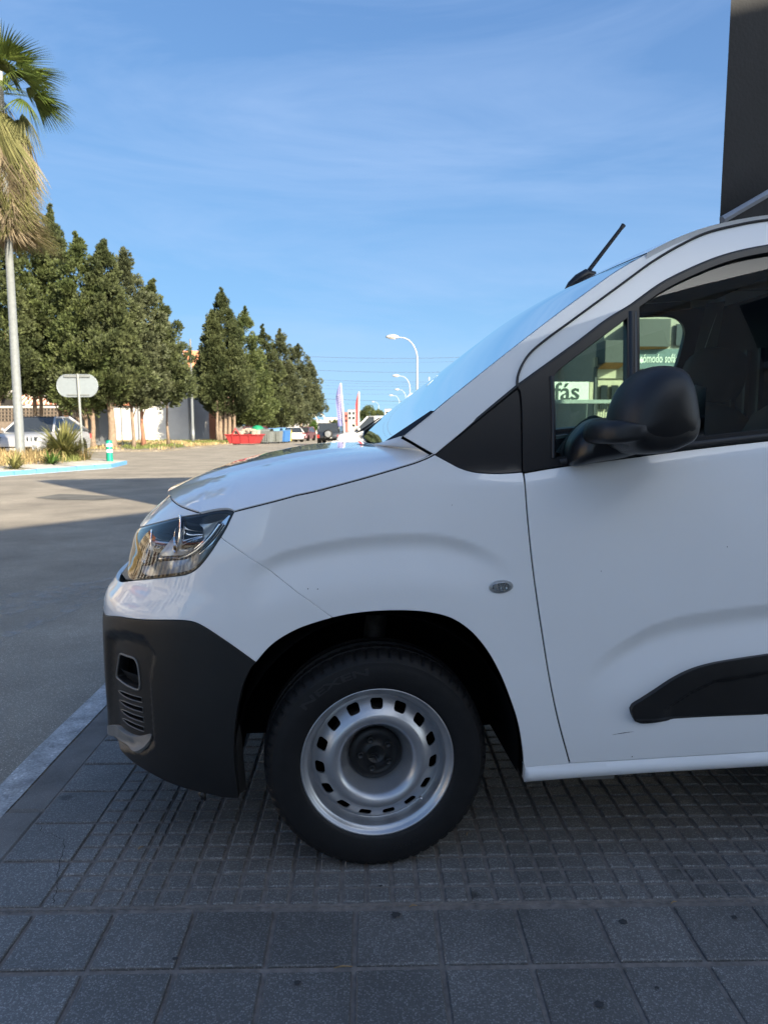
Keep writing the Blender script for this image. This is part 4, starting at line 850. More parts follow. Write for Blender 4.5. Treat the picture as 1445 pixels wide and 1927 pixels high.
# --- interior seen through the glass
mb=MB().mat('interior',True); rows=[]
for x,z in ((.05,1.19),(.16,1.245),(.30,1.252),(.46,1.235),(.56,1.20),(.60,1.10),(.58,.85)): rows.append([(x+.03*q*q,q*.80,z-.02*q*q+.012*math.sin(q*9)) for q in np.linspace(1,-1,17)])
mb.grid(rows); mb.build('dashboard',van)
mb=MB().mat('interior',True); P=[]
for t in np.linspace(0,2*PI,29): P.append((.72+.08*math.sin(t)*1.0,-.36+.185*math.cos(t),1.13+.165*math.sin(t)))
mb.tube(P,.016,8,cap=False); mb.tube([(.72,-.36,1.13),(.52,-.36,1.06)],.045,10); mb.tube([(.72,-.53,1.13),(.72,-.19,1.13)],.022,6); mb.build('steering_wheel',van)
for y in (-.38,.38):
    st=empty('seat',(1.18,y,.5),parent=van)
    blob('seat_base',[([(-.25,-.02),(.28,-.05),(.28,.22),(-.25,.28)],-.25),([(-.28,-.04),(.3,-.06),(.3,.26),(-.28,.32)],0),([(-.25,-.02),(.28,-.05),(.28,.22),(-.25,.28)],.25)],'seat_cloth',st,24)
    blob('seat_back',[([(.18,.22),(.36,.20),(.50,.80),(.34,.84)],-.22),([(.15,.22),(.38,.20),(.53,.84),(.32,.88)],0),([(.18,.22),(.36,.20),(.50,.80),(.34,.84)],.22)],'seat_cloth',st,24)
    blob('headrest',[([(.36,.90),(.50,.90),(.53,1.08),(.39,1.09)],-.12),([(.34,.89),(.51,.89),(.55,1.10),(.37,1.11)],0),([(.36,.90),(.50,.90),(.53,1.08),(.39,1.09)],.12)],'seat_cloth',st,20)
mb=MB().mat('interior'); zz=np.linspace(.45,1.86,12); mb.grid([[(1.84,-(float(bodyW(z))-.03),z),(1.84,0,z),(1.84,float(bodyW(z))-.03,z)] for z in zz]); mb.build('bulkhead',van)
for k in range(26):
    if k%2==0: continue
    mb=MB().mat('trim_black'); y=-.70+k*.054; mb.box(1.815,1.835,y,y+.02,.85,1.62); mb.build('bulkhead_rib',van)
mb=MB().mat('interior'); mb.box(.5,1.83,-.78,.78,.40,.45); mb.build('cab_floor',van)
for sg in (1,-1):
    poly=chain([(.56,.40),(1.60,.42),(1.57,1.265),(1.0,1.20),(.50,1.15)])
    obj('door_trim',shell_mesh('door_trim',poly,'interior',off=-.07,step=.06,flange=0,mirror=sg<0,use_disp=False),van)
    pt_=chain([(.10,1.25),(.40,1.44),(.60,1.59),(.80,1.72),(1.0,1.80),(1.2,1.84),(1.65,1.88),(1.66,1.845),(1.2,1.80),(1.02,1.765),(.83,1.68),(.62,1.545),(.42,1.40)])
    obj('pillar_trim',shell_mesh('pillar_trim',pt_,'headliner' ,off=-.05,step=.05,flange=0,mirror=sg<0,use_disp=False),van)
    bp=chain([(1.70,1.25),(1.83,1.25),(1.83,1.88),(1.74,1.87),(1.725,1.66)])
    obj('pillar_trim',shell_mesh('pillar_trim',bp,'headliner',off=-.045,step=.05,flange=0,mirror=sg<0,use_disp=False),van)
mb=MB().mat('interior',True); mb.tube([(.66,-.02,1.64),(.69,0,1.68)],.012,6); mb.box(.66,.69,-.12,.12,1.58,1.65); mb.build('interior_mirror',van)

for k,(s_,z_,r_) in enumerate(((-.192,.838,.0017),(-.166,.837,.0016),(.62,.872,.0013),(.985,.935,.0016),(.735,.322,.002),(.20,1.06,.0011))):
    P=body_pt(np.array([s_+r_*math.cos(t)*random.uniform(.7,1.3) for t in np.linspace(0,2*PI,8,endpoint=False)]),np.array([z_+r_*math.sin(t) for t in np.linspace(0,2*PI,8,endpoint=False)]),.0007); mb=MB().mat('scuff'); mb.add(P.tolist(),[tuple(range(8))]); mb.build('stone_chip',van)

# ------------------------------------------------------------------ traffic island, trees, houses
mat('white_concrete',(.42,.40,.36),rough=.9,var=.12,scale=6,bump=.3,bscale=40); mat('blue_paint',(.10,.28,.52),rough=.6,var=.14,scale=9)
mat('soil',(.20,.145,.085),rough=1,var=.3,scale=4); leafmat('dry_grass',(.34,.245,.115),(.46,.36,.18),.8,.8,.3); leafmat('green_grass',(.10,.13,.035),(.20,.22,.07),.6,.7,.3)
mat('galvanised',(.21,.225,.225),rough=.5,metal=.35,var=.12,scale=9); mat('lamp_white',(.38,.38,.365),rough=.5,var=.06); mat('bark',(.19,.14,.10),rough=.95,var=.3,scale=6,bump=.8,bscale=22); mat('bark_red',(.26,.12,.075),rough=.95,var=.3,scale=6,bump=.8,bscale=22)
leafmat('cypress',(.028,.040,.016),(.096,.110,.045),.55,.6,.18); leafmat('cypress_light',(.033,.050,.017),(.110,.130,.046),.55,.6,.2); leafmat('cypress_dark',(.033,.043,.022),(.097,.107,.053),.5,.6,.18)
leafmat('palm_green',(.05,.085,.018),(.13,.16,.035),1.5,.5,.3); leafmat('palm_dead',(.165,.13,.082),(.30,.245,.165),1.5,.85,.25); leafmat('palm_yellow',(.095,.10,.035),(.19,.18,.075),1.5,.7,.3); leafmat('yucca',(.10,.12,.035),(.26,.24,.09),2.0,.6,.25); leafmat('bush_green',(.03,.07,.012),(.08,.14,.03),1.5,.6,.2)
IS=[(-8.9,24.2),(-9.3,26.8),(-10.9,28.6),(-32,30),(-32,11),(-12.75,11),(-10.35,19.4)]
isl=empty('traffic_island',(-10,20,0),0,kind='structure')
def isz(y): return road_z(y)+.13
mb=MB().mat('soil'); mb.add([(x+10,y-20,isz(y)-.06) for x,y in IS],[tuple(range(len(IS)))]); mb.build('soil_bed',isl)
def kerb_run(a,b,nst):
    a=Vector(a);b=Vector(b);d=(b-a); L_=d.length; d.normalize(); nrm=Vector((-d.y,d.x))
    for i in range(nst):
        p=a+d*(L_*i/nst)+d*.008; q=a+d*(L_*(i+1)/nst)-d*.008; w=1.9+.05*random.random(); h=random.uniform(-.006,.006)
        p2=p+nrm*w;q2=q+nrm*w; zp,zq=isz(p.y)+h,isz(q.y)+h; up_=.10; off=Vector((10,-20))
        mb=MB().mat('white_concrete'); P=[p+off,q+off,q2+off,p2+off]; b_=.02; m_=[p+nrm*b_+off,q+nrm*b_+off]
        V=[(P[0].x,P[0].y,zp-.02),(P[1].x,P[1].y,zq-.02),(m_[1].x,m_[1].y,zq),(m_[0].x,m_[0].y,zp),(P[2].x,P[2].y,zq+up_),(P[3].x,P[3].y,zp+up_),(P[0].x,P[0].y,zp-.35),(P[1].x,P[1].y,zq-.35)]
        mb.add(V,[(3,2,4,5)]); mb.mat('blue_paint'); mb.add(V,[(0,1,2,3),(6,7,1,0)]); mb.build('kerb_stone',isl)
kerb_run((-12.75,11),(-10.35,19.4),9); kerb_run((-10.35,19.4),(-8.9,24.2),6); kerb_run((-8.9,24.2),(-9.3,26.8),4); kerb_run((-9.3,26.8),(-10.9,28.6),4)
mat('gutter',(.55,.50,.42),rough=.9,var=.1); mb=MB().mat('gutter'); rows=[]
for t in np.linspace(0,1,14):
    p=Vector((-12.75,11)).lerp(Vector((-10.35,19.4)),min(1,t*1.6)) if t<.625 else Vector((-10.35,19.4)).lerp(Vector((-8.9,24.2)),(t-.625)/.375)
    rows.append([(p.x+10,p.y-20,road_z(p.y)+.005),(p.x+10.17,p.y-20-.05,road_z(p.y)+.005)])
mb.grid(rows); mb.build('gutter_strip',isl)
def blades(name,pts,hmin,hmax,wid,m,lean=.5,**k):
    n=len(pts); P=np.asarray(pts,float); h=RNG.uniform(hmin,hmax,n); a=RNG.uniform(0,2*PI,n); l=RNG.uniform(0,lean,n)*h; ax=np.stack([np.cos(a),np.sin(a),0*a],1); sx=np.stack([-np.sin(a),np.cos(a),0*a],1)
    mid=P+ax*(l*.35)[:,None]+np.array([0,0,1])*(h*.6)[:,None]; tip=P+ax*l[:,None]+np.array([0,0,1])*h[:,None]
    w=(wid*RNG.uniform(.6,1.3,n))[:,None]; V=np.stack([P-sx*w,P+sx*w,mid+sx*w*.7,mid-sx*w*.7,tip],1).reshape(-1,3); b=np.arange(n)[:,None]*5
    F=np.concatenate([b+np.array([[0,1,2]]),b+np.array([[0,2,3]]),b+np.array([[3,2,4]])]); return obj(name,tri_mesh(name,V,F,m),**k)
isp=np.array(IS); cand=np.stack([RNG.uniform(-20,-8.9,26000),RNG.uniform(12,29.5,26000)],1); cand=cand[inpoly(cand,IS)]
cand=cand[pdist(cand,IS)>1.15]; pn=np.array([math.sin(x*1.3)+math.sin(y*1.1+x*.4)+math.sin(x*3.1+y*2.3)*.6 for x,y in cand])
pz=np.array([isz(y)+.07 for y in cand[:,1]])
G3=np.concatenate([cand,pz[:,None]],1)
blades('dry_grass',G3[pn>-1.4],.15,.50,.013,'dry_grass',1.3,label='dry straw coloured grass covering the traffic island',cat='grass',kind='stuff')
blades('green_grass',G3[(pn<-1.0)],.10,.30,.012,'green_grass',.6,label='green tufts among the dry grass on the traffic island',cat='grass',kind='stuff')
def spiky(name,loc,n,L0,L1,wid,m,label,cat,up=.35,group=None):
    V=[];F=[]
    for i in range(n):
        a=RNG.uniform(0,2*PI); e=math.asin(min(1,RNG.uniform(up*.2,1))); L_=RNG.uniform(L0,L1); d=np.array([math.cos(a)*math.cos(e),math.sin(a)*math.cos(e),math.sin(e)]); s=np.array([-math.sin(a),math.cos(a),0]); w=wid*RNG.uniform(.7,1.3); o=np.array([math.cos(a),math.sin(a),0])*RNG.uniform(0,.12)+np.array([0,0,RNG.uniform(0,.25)*L1]); b=len(V)
        for k,(t,ww) in enumerate(((0,.8),(.35,1),(.7,.65))):
            p=o+d*L_*t-np.array([0,0,1])*L_*.22*t*t; V+= [p-s*w*ww,p+s*w*ww]
        V.append(o+d*L_-np.array([0,0,1])*L_*.24); F+=[(b,b+1,b+3),(b,b+3,b+2),(b+2,b+3,b+5),(b+2,b+5,b+4),(b+4,b+5,b+6)]
    return obj(name,tri_mesh(name,np.array(V),np.array(F),m),loc=loc,label=label,cat=cat,group=group)
spiky('yucca_bush',(bx(120,25.5),25.5,isz(25.5)),560,.9,1.75,.03,'yucca','large spiky yellow green bush in front of the silver car','bush')
spiky('aloe_plant',(bx(28,20.8),20.8,isz(20.8)),60,.3,.75,.03,'yucca','low spiky aloe at the left end of the island kerb','plant',.2)
spiky('aloe_plant',(bx(98,23.0),23.0,isz(23)),60,.3,.7,.03,'bush_green','low green aloe in the grass below the yucca bush','plant',.2)
# lamp column, sign, bollard on the island
lc=empty('lamp_column',(bx(40,25),25,isz(25)-.02),0,'tall galvanised lamp column on the grassy traffic island','lamp post')
zt=11.0; mb=MB().mat('galvanised',True); mb.tube([(0,0,0),(0,0,.35),(0,0,.36),(0,0,zt)],[.165,.165,.15,.095],16); mb.build('column',lc)
mb=MB().mat('lamp_white',True); mb.tube([(0,0,zt),(0,0,zt+4.5)],.115,14); mb.build('upper_mast',lc)
mb=MB().mat('galvanised'); mb.box(-.06,.06,-.175,-.16,.25,.55); mb.build('access_door',lc)
sg=empty('road_sign',(bx(157,27),27,isz(27)-.02),0,'pill shaped road sign seen from behind on a grey post','sign')
cz=pt(153,726,27).z-isz(27)+.02; mat('sign_back',(.24,.275,.30),rough=.45,metal=.3,var=.06)
pl=[(.37*math.cos(t)+(.37 if math.cos(t)>0 else -.37),.40*math.sin(t)) for t in np.linspace(0,2*PI,41)[:-1]]
mb=MB().mat('sign_back'); mb.prism(pl,-.012,.012,lambda x,y,z:(x-.08,z,y+cz)); mb.build('sign_plate',sg)
mb=MB().mat('sign_back',True); mb.tube([(x-.08,-.005,y+cz) for x,y in pl+[pl[0]]],.014,6,cap=False); mb.build('sign_rim',sg)
mb=MB().mat('galvanised'); mb.tube([(.03,-.05,0),(-.03,-.05,cz+.42)],.045,8); mb.build('post',sg)
mb=MB().mat('galvanised'); mb.box(-.53,.40,-.06,-.013,cz+.30,cz+.385); mb.build('bracket',sg); mb=MB().mat('galvanised'); mb.box(-.45,.35,-.05,-.013,cz-.34,cz-.30); mb.build('bracket',sg)
bo=empty('bollard',(bx(207,25.8),25.8,isz(25.8)+.0),0,'green plastic bollard with two white bands at the tip of the island','bollard'); mat('bollard_green',(.0,.24,.16),rough=.45,var=.06); mat('reflective_white',(.72,.74,.74),rough=.4)
mb=MB().mat('bollard_green',True); mb.lathe([(.115,0),(.108,.30),(.105,.70),(.09,.745),(.0,.755)],24); mb.build('bollard_body',bo)
for z in (.33,.53): mb=MB().mat('reflective_white',True); mb.lathe([(.1095,z),(.1085,z+.10)],24); mb.build('white_band',bo)
# palm: trunk outside the frame at the left, crown and dry skirt reach into view
pm=empty('palm_tree',(bx(40.2,25.34),25.34,isz(25.3)-.02),0,'fan palm with green crown and hanging skirt of dead fronds','palm')
ztop=pt(12,182,25.34).z-isz(25.3); mb=MB().mat('bark',True); mb.tube([(0,0,0),(.0,0,2),(.0,0,ztop*.6),(.0,0,ztop)],[.12,.11,.105,.10],12); mb.build('trunk',pm)
def frond_mesh(m,stem,fan,droop,nseg=26,spread=1.25,curl=.25):
    """petiole along +x, then a fan of narrow leaflets"""
    V=[];F=[]
    st=[]
    for k in range(7):
        t=k/6; st.append(np.array([stem*t,0,-droop*.35*stem*t*t]))
    for k in range(6):
        b=len(V); w=.022*(1-.5*k/6); V+=[st[k]-[0,w,0],st[k]+[0,w,0],st[k+1]+[0,w*.9,0],st[k+1]-[0,w*.9,0]]; F+=[(b,b+1,b+2),(b,b+2,b+3)]
    d0=st[-1]-st[-2]; base=math.atan2(d0[2],d0[0]); o=st[-1]
    for i in range(nseg):
        a=(i/(nseg-1)*2-1)*spread; L_=fan*(1-.35*(abs(a)/spread)**2)*RNG.uniform(.9,1.06); prev=None
        for k in range(6):
            t=k/5; r=L_*t; dr=-droop*(.9*t**2.2+.25*abs(a)*t)*fan-.02*RNG.random()*t; bend=curl*t*t*math.sin(i*2.7)
            p=o+np.array([r*math.cos(a)*math.cos(base),r*math.sin(a)+bend*.12,r*math.cos(a)*math.sin(base)+dr])
            w=(.030 if k<3 else .030*(1-(k-2.6)/2.5))*(.25+.75*min(1,t*3)); q=np.array([-math.sin(a),math.cos(a),.25*(1 if i%2 else -1)])
            V+=[p-q*w,p+q*w]
            if prev is not None: F+=[(prev,prev+1,len(V)-1),(prev,len(V)-1,len(V)-2)]
            prev=len(V)-2
    return tri_mesh('frond',np.array(V),np.array(F),m)
gm=[frond_mesh('palm_green',1.1,1.25,.35),frond_mesh('palm_green',1.2,1.2,.6),frond_mesh('palm_yellow',1.1,1.2,.9)]
dm=[frond_mesh('palm_dead',.8,1.35,.9,20,.55,1.5),frond_mesh('palm_dead',.9,1.5,.8,18,.4,1.5),frond_mesh('palm_yellow',.9,1.4,1.0,22,.6,1.0)]
def frond(me,az,el,z,roll=0,s=1):
    o=obj('frond',me,pm,loc=(0.02,0,z)); o.rotation_mode='XYZ'; o.rotation_euler=(roll,-el,az); o.scale=(s,s,s)
for i in range(22): frond(gm[i%2],i*2.399+RNG.uniform(-.2,.2),R(RNG.uniform(5,75)),ztop+.1,RNG.uniform(-.3,.3),RNG.uniform(.8,.95))
for az,el in ((-.25,22),(-.7,12),(.2,40),(-1.1,30),(.55,8)): frond(gm[0],az,R(el),ztop+.15,RNG.uniform(-.9,.9),.88)
for i in range(14): frond(gm[2],i*2.399,R(RNG.uniform(-50,-10)),ztop-.05,RNG.uniform(-.3,.3),RNG.uniform(.7,.9))
for i in range(170): f_=(i/170)**.85; frond(dm[i%3],i*2.399,R(-38-44*f_+RNG.uniform(-7,7)),ztop-.05-2.9*f_,RNG.uniform(-.5,.5),RNG.uniform(.9,1.1)*(1-.18*f_))
for i in range(40): f_=i/40; frond(dm[i%3],-1.3+RNG.uniform(-.9,1.0),R(-42-40*f_+RNG.uniform(-6,6)),ztop-.1-2.9*f_,RNG.uniform(-.5,.5),RNG.uniform(.9,1.1)*(1-.18*f_))
for az,el in ((-1.3,10),(-.9,25),(-1.7,-5),(-1.5,35),(-.4,-8)): frond(gm[1],az,R(el),ztop+.1,RNG.uniform(-.6,.6),.9)
def crown_mesh(h,rad,m,nclump,ntuft,seed,bot=.0,lop=.25,sq=.7,cs=1.0):
    rg=np.random.default_rng(seed); V=[];
    nclump=int(nclump*1.9); ntuft=int(ntuft*1.3); rad*=1.36; t=rg.beta(1.1,1.65,nclump); ang=rg.uniform(0,2*PI,nclump)
    lob=1+lop*np.sin(ang*2+seed)+.18*np.sin(ang*5+t*9+seed)
    rr=rad*np.minimum(1,((t+.02)/.16)**.55)*(1-t**1.5)**(sq+.25)*(1-.25*t)*lob*np.sqrt(rg.uniform(.22,1.05,nclump))
    C=np.stack([rr*np.cos(ang),rr*np.sin(ang),bot+t*h*.97],1)
    tip=np.stack([rg.normal(0,.07,14),rg.normal(0,.07,14),bot+h*np.linspace(.84,1.0,14)],1); C=np.concatenate([C,tip]); n=len(C)
    size=np.concatenate([rg.uniform(.30,.62,nclump)*(1-.5*t)*cs,np.linspace(.30,.05,14)])
    idx=np.repeat(np.arange(n),ntuft); N=len(idx); q=rg.normal(0,1,(N,3)); q/=np.linalg.norm(q,axis=1,keepdims=True)+1e-9; rad_=rg.uniform(.35,1,N)**.6
    sz=size[idx]; P=C[idx]+q*(sz*rad_)[:,None]*np.array([1,1,.95])
    out=C[idx].copy(); out[:,2]=0; on=np.linalg.norm(out,axis=1,keepdims=True)+.05; out=out/on
    d=q*.8+out*.55+np.array([0,0,.55]); d/=np.linalg.norm(d,axis=1,keepdims=True); s=np.cross(d,rg.normal(0,1,(N,3))); s/=np.linalg.norm(s,axis=1,keepdims=True)+1e-9
    L_=(rg.uniform(.12,.27,N)*(.6+.4*sz/.5))[:,None]; w=L_*.30
    V=np.stack([P-s*w*.5,P+d*L_*.45+s*w,P+d*L_*1.05,P+d*L_*.45-s*w],1).reshape(-1,3); F=(np.arange(N)[:,None]*4+np.array([[0,1,2,3]])); return tri_mesh('crown',V,F,m)
def conifer(px,Y,ytop,ybot,ybase,half,m,seed,label,trunks=((0,.16),),nclump=150,ntuft=80,group='row of cypress trees',lop=.3,sq=.45,bark='bark'):
    X=bx(px,Y); zb=pt(px,ybase,Y).z; z0=pt(px,ybot,Y).z-zb; z1=pt(px,ytop,Y).z-zb; rad=half/FPX*Y
    t=empty('cypress_tree',(X,Y,zb),0,label,'tree',group)
    obj('crown',crown_mesh(z1-z0,rad,m,nclump,ntuft,seed,z0,lop,sq,cs=max(1,rad/2.1)),t)
    for dx,r in trunks:
        mb=MB().mat(bark,True); n=7; P=[(dx+.12*math.sin(k*1.3+seed)*k/n,.08*math.sin(k*2.1+seed),(z0+(z1-z0)*.22)*k/n-.15*(k==0)) for k in range(n+1)]; mb.tube(P,[r*1.45]+[r*(1-.6*k/n) for k in range(1,n+1)],9)
        for j in range(3): z=z0*.55+j*z0*.2; a=seed+j*2; mb.tube([(dx,0,z+.3),(dx+.25*math.cos(a),.25*math.sin(a),z+.9),(dx+.5*math.cos(a),.5*math.sin(a),z+1.6)],[r*.35,r*.25,r*.12],6)
        mb.build('trunk',t)
    return t
conifer(8,45,420,745,846,72,'cypress',1,'dense cypress behind the lamp column at the left edge',((-.3,.16),),170,85)
conifer(78,47,398,730,846,62,'cypress_light',2,'tall dense cypress right of the lamp column, with twin bare stems',((-.22,.17),(.18,.15)),180,85)
conifer(118,49,388,745,846,50,'cypress',3,'tallest pointed cypress of the left clump',((0,.15),),150,80)
conifer(165,46,440,770,846,62,'cypress_light',4,'cypress with three leaning stems behind the road sign',((-.45,.13),(.0,.12),(.42,.17)),170,85)
conifer(213,46,452,750,848,62,'cypress',5,'cypress with thick sunlit trunk right of the road sign',((0,.27),),170,85)
conifer(250,48,468,760,845,62,'cypress_dark',6,'broad cypress left of the white house wall, slim stem',((.1,.13),),170,85)
conifer(296,50,528,760,835,48,'cypress',7,'shorter cypress with reddish trunk before the white wall',((-.9,.14),),130,80,bark='bark_red')
conifer(318,54,590,735,832,18,'cypress_dark',8,'smallest cypress at the right end of the left clump',((0,.1),),80,75)
G2='second clump of cypress trees'
conifer(405,70,585,752,826,25,'cypress',9,'left shoulder of the second clump, cypress behind the thin lamp post',((.3,.14),),130,80,group=G2,sq=.45)
conifer(426,72,543,775,828,50,'cypress',10,'tallest cypress of the second clump, above the red skip',((-.5,.24),(.0,.18),(.4,.2),(.85,.16)),230,90,group=G2,sq=.5)
conifer(466,76,578,795,826,48,'cypress_light',11,'broad cypress above the green bottle bank',((0,.18),),220,85,group=G2,sq=.45)
conifer(498,80,612,800,824,34,'cypress',15,'cypress filling the gap above the grey bins',((0,.18),),140,80,group=G2,sq=.4)
conifer(530,82,620,800,824,40,'cypress_dark',12,'cypress with twin stems above the blue bins',((-.5,.2),(.4,.18)),190,80,group=G2,sq=.4)
conifer(562,88,648,795,823,34,'cypress_dark',13,'last rounded cypress of the row, above the parked cars',((-.6,.24),(.3,.2)),160,80,group=G2,sq=.35)
conifer(586,92,680,770,822,13,'cypress_dark',14,'small ragged outer top at the right of the row',((-.4,.1),),60,70,group=G2,sq=.4)

# verge under the trees
mb=MB().mat('dirt'); V=[(-12.7,42.2),(-12.5,60),(-12.4,100),(-12.4,200),(-60,200),(-60,42.2)]; mb.add([(x,y,road_z(y)+.10) for x,y in V],[tuple(range(6))])
for i in range(3): a,b=V[i],V[i+1]; mb.add([(a[0],a[1],road_z(a[1])-.1),(b[0],b[1],road_z(b[1])-.1),(b[0],b[1],road_z(b[1])+.10),(a[0],a[1],road_z(a[1])+.10)],[(0,1,2,3)])
mb.add([(-60,42.2,-.4),(-12.7,42.2,-.4),(-12.7,42.2,road_z(42)+.10),(-60,42.2,road_z(42)+.10)],[(0,1,2,3)])
mb.build('verge',kind='structure')
vg=np.stack([RNG.uniform(-27,-12.7,9000),RNG.uniform(42.5,78,9000)],1); pn=np.array([math.sin(x*.9)+math.sin(y*.35+x*.4)+math.sin(x*2.1+y*.8)*.7 for x,y in vg]); vg=np.concatenate([vg,np.array([[road_z(y)+.09] for y in vg[:,1]])],1)
blades('verge_grass',vg[pn>-.1],.08,.25,.03,'dry_grass',.7,label='dry grass on the verge under the trees',cat='grass',kind='stuff'); blades('verge_weeds',vg[pn<-.6],.08,.28,.03,'green_grass',.6,label='green weeds along the verge by the white wall',cat='grass',kind='stuff')

# ------------------------------------------------------------------ houses behind the trees
mat('white_wall',(.48,.47,.45),rough=.9,var=.05,scale=1.5,bump=.1,bscale=20); mat('roof_tile',(.45,.17,.09),rough=.85,var=.25,scale=4); mat('wood_dark',(.10,.05,.03),rough=.7); mat('salmon_wall',(.58,.26,.14),rough=.9,var=.08,scale=1.2); mat('brick_wall',(.36,.15,.09),rough=.9,var=.2,scale=6); mat('block_wall',(.16,.125,.095),rough=.9,var=.3,scale=5)
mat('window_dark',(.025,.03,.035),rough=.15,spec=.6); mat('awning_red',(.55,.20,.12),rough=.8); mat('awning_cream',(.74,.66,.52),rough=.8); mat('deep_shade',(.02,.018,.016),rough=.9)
def hbox(par,name,m,px0,px1,y0,y1,Y,d,yo=0):
    a=pt(px0,y1,Y); b=pt(px1,y0,Y); mb=MB().mat(m); o=par.location; mb.box(a.x-o.x,b.x-o.x,Y+yo-o.y,Y+yo+d-o.y,a.z-o.z,b.z-o.z); return mb.build(name,par)
hs_=empty('white_house',(bx(20,84),84,road_z(84)+.08),0,'white house with red roof tiles, arched windows and striped awnings','house')
hbox(hs_,'wall','white_wall',-120,27,662,832,84,7); hbox(hs_,'side_wall','white_wall',27.2,58,690,832,85,6); hbox(hs_,'parapet','white_wall',40,52,686,692,84.9,.6)
for k in range(9):
    c=pt(-60+k*9.5,650,84); mb=MB().mat('roof_tile',True); mb.tube([(c.x-hs_.location.x,-.5,c.z-hs_.location.z+.95-.55),(c.x-hs_.location.x,2.2,c.z-hs_.location.z+1.9-.3)],.24,8); mb.build('roof_tile',hs_)
hbox(hs_,'eaves','roof_tile',-120,10,660,666,84,1.5,-.35)
for px in (6.5,19.5):
    w=empty('window',(0,0,0),parent=hs_); a=pt(px-3.1,704,84);b=pt(px+3.1,683,84); o=hs_.location
    arc_=[(a.x-o.x,a.z-o.z),(b.x-o.x,a.z-o.z)]+[((a.x+b.x)/2-o.x+(b.x-a.x)/2*math.cos(t),b.z-o.z-.1+(b.x-a.x)/2*math.sin(t)*1.1) for t in np.linspace(0,PI,9)]
    mb=MB().mat('wood_dark'); mb.prism(arc_,-.06,.0,lambda x,y,z:(x,z,y)); mb.build('shutter',w)
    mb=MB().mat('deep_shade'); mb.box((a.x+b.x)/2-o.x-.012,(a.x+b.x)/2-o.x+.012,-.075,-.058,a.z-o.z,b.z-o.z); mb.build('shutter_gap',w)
def awning(par,px0,px1,y0,y1,Y,out=1.4,n=11):
    aw_=empty('awning',(0,0,0),parent=par); o=par.location
    for i in range(n):
        p0=px0+(px1-px0)*i/n; p1=px0+(px1-px0)*(i+1)/n; a=pt(p0,y1,Y);b=pt(p1,y0,Y); mb=MB().mat('awning_red' if i%2 else 'awning_cream')
        x0,x1,z0,z1=a.x-o.x,b.x-o.x,a.z-o.z,b.z-o.z; yy=Y-o.y
        mb.add([(x0,yy-out,z0),(x1,yy-out,z0),(x1,yy,z1),(x0,yy,z1),(x0,yy-out,z0-.22),(x1,yy-out,z0-.22)],[(0,1,2,3),(4,5,1,0)]); mb.build('awning_stripe',aw_)
awning(hs_,-20,27,723,741,83.9); awning(hs_,42,66,724,748,83.5,1.2,9)
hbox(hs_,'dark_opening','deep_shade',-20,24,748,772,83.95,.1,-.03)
aw2=empty('tiled_porch',(bx(80,80),80,road_z(80)+.08),0,'low porch with red and white striped canopy behind the bare stems','porch')
awning(aw2,45,135,745,758,80,1.6,22); hbox(aw2,'porch_wall','wood_dark',60,134,761,800,80,.3)
bw=empty('block_wall',(bx(60,76),76,road_z(76)+.08),0,'low dark wall of pierced blocks behind the silver car','wall')
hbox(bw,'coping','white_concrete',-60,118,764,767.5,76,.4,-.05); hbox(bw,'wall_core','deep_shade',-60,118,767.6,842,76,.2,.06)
for r in range(4):
    for c in range(22):
        px=-30+c*6.6; y0=768+r*6.4
        a=pt(px+.3,y0+6.0,76); b=pt(px+6.3,y0+.2,76); o=bw.location; x0,x1,z0,z1=a.x-o.x,b.x-o.x,a.z-o.z,b.z-o.z; t_=.05
        mb=MB().mat('block_wall'); mb.box(x0,x1,-.02,.06,z0,z0+t_); mb.box(x0,x1,-.02,.06,z1-t_,z1); mb.box(x0,x0+t_,-.02,.06,z0+t_,z1-t_); mb.box(x1-t_,x1,-.02,.06,z0+t_,z1-t_); mb.build('block',bw)
hbox(bw,'base','block_wall',-60,118,793.8,842,76,.1,-.01)
wb=empty('white_building',(bx(250,76),76,road_z(76)+.08),0,'long white rendered wall partly shaded by the cypress trees','building')
hbox(wb,'wall','white_wall',176,299,758,834,76,8); hbox(wb,'gable_wall','white_wall',299.2,352,697,834,76,9,.02); hbox(wb,'beam','brick_wall',196,276,756,763,75.9,.5,-.35)
for i in range(12):
    a=pt(196+i*6.6,756,75.5);b=pt(196+i*6.6+6.4,741,75.5); o=wb.location; mb=MB().mat('awning_cream' if i%2 else 'bollard_green'); mb.add([(a.x-o.x,-.6,a.z-o.z),(b.x-o.x,-.6,a.z-o.z),(b.x-o.x,.2,b.z-o.z),(a.x-o.x,.2,b.z-o.z)],[(0,1,2,3)]); mb.build('canopy_stripe',wb)
sh=empty('salmon_house',(bx(380,87),87,road_z(87)+.08),0,'salmon coloured house with a white framed window between the tree clumps','house')
hbox(sh,'wall','salmon_wall',350,378,660,832,87,8); hbox(sh,'side_wall','salmon_wall',378.2,417,764,832,86.6,8); hbox(sh,'string_course','white_wall',350,375,751,754,86.9,.2,-.06); hbox(sh,'lower_wall','brick_wall',351,376,755,763,86.9,.1,.05)
w=hbox(sh,'window','white_wall',353.5,363,719,735,86.9,.1,-.05); 
for i in range(2):
    for j in range(2): hbox(sh,'pane','window_dark',354.6+i*4.2,357.9+i*4.2,720.8+j*7,726.6+j*7,86.8,.05,-.02)
hbox(sh,'dark_window','window_dark',345,352,671,679,86.9,.1,-.05); hbox(sh,'garage_door','white_wall',352,374,764,830,86.9,.1,-.02)
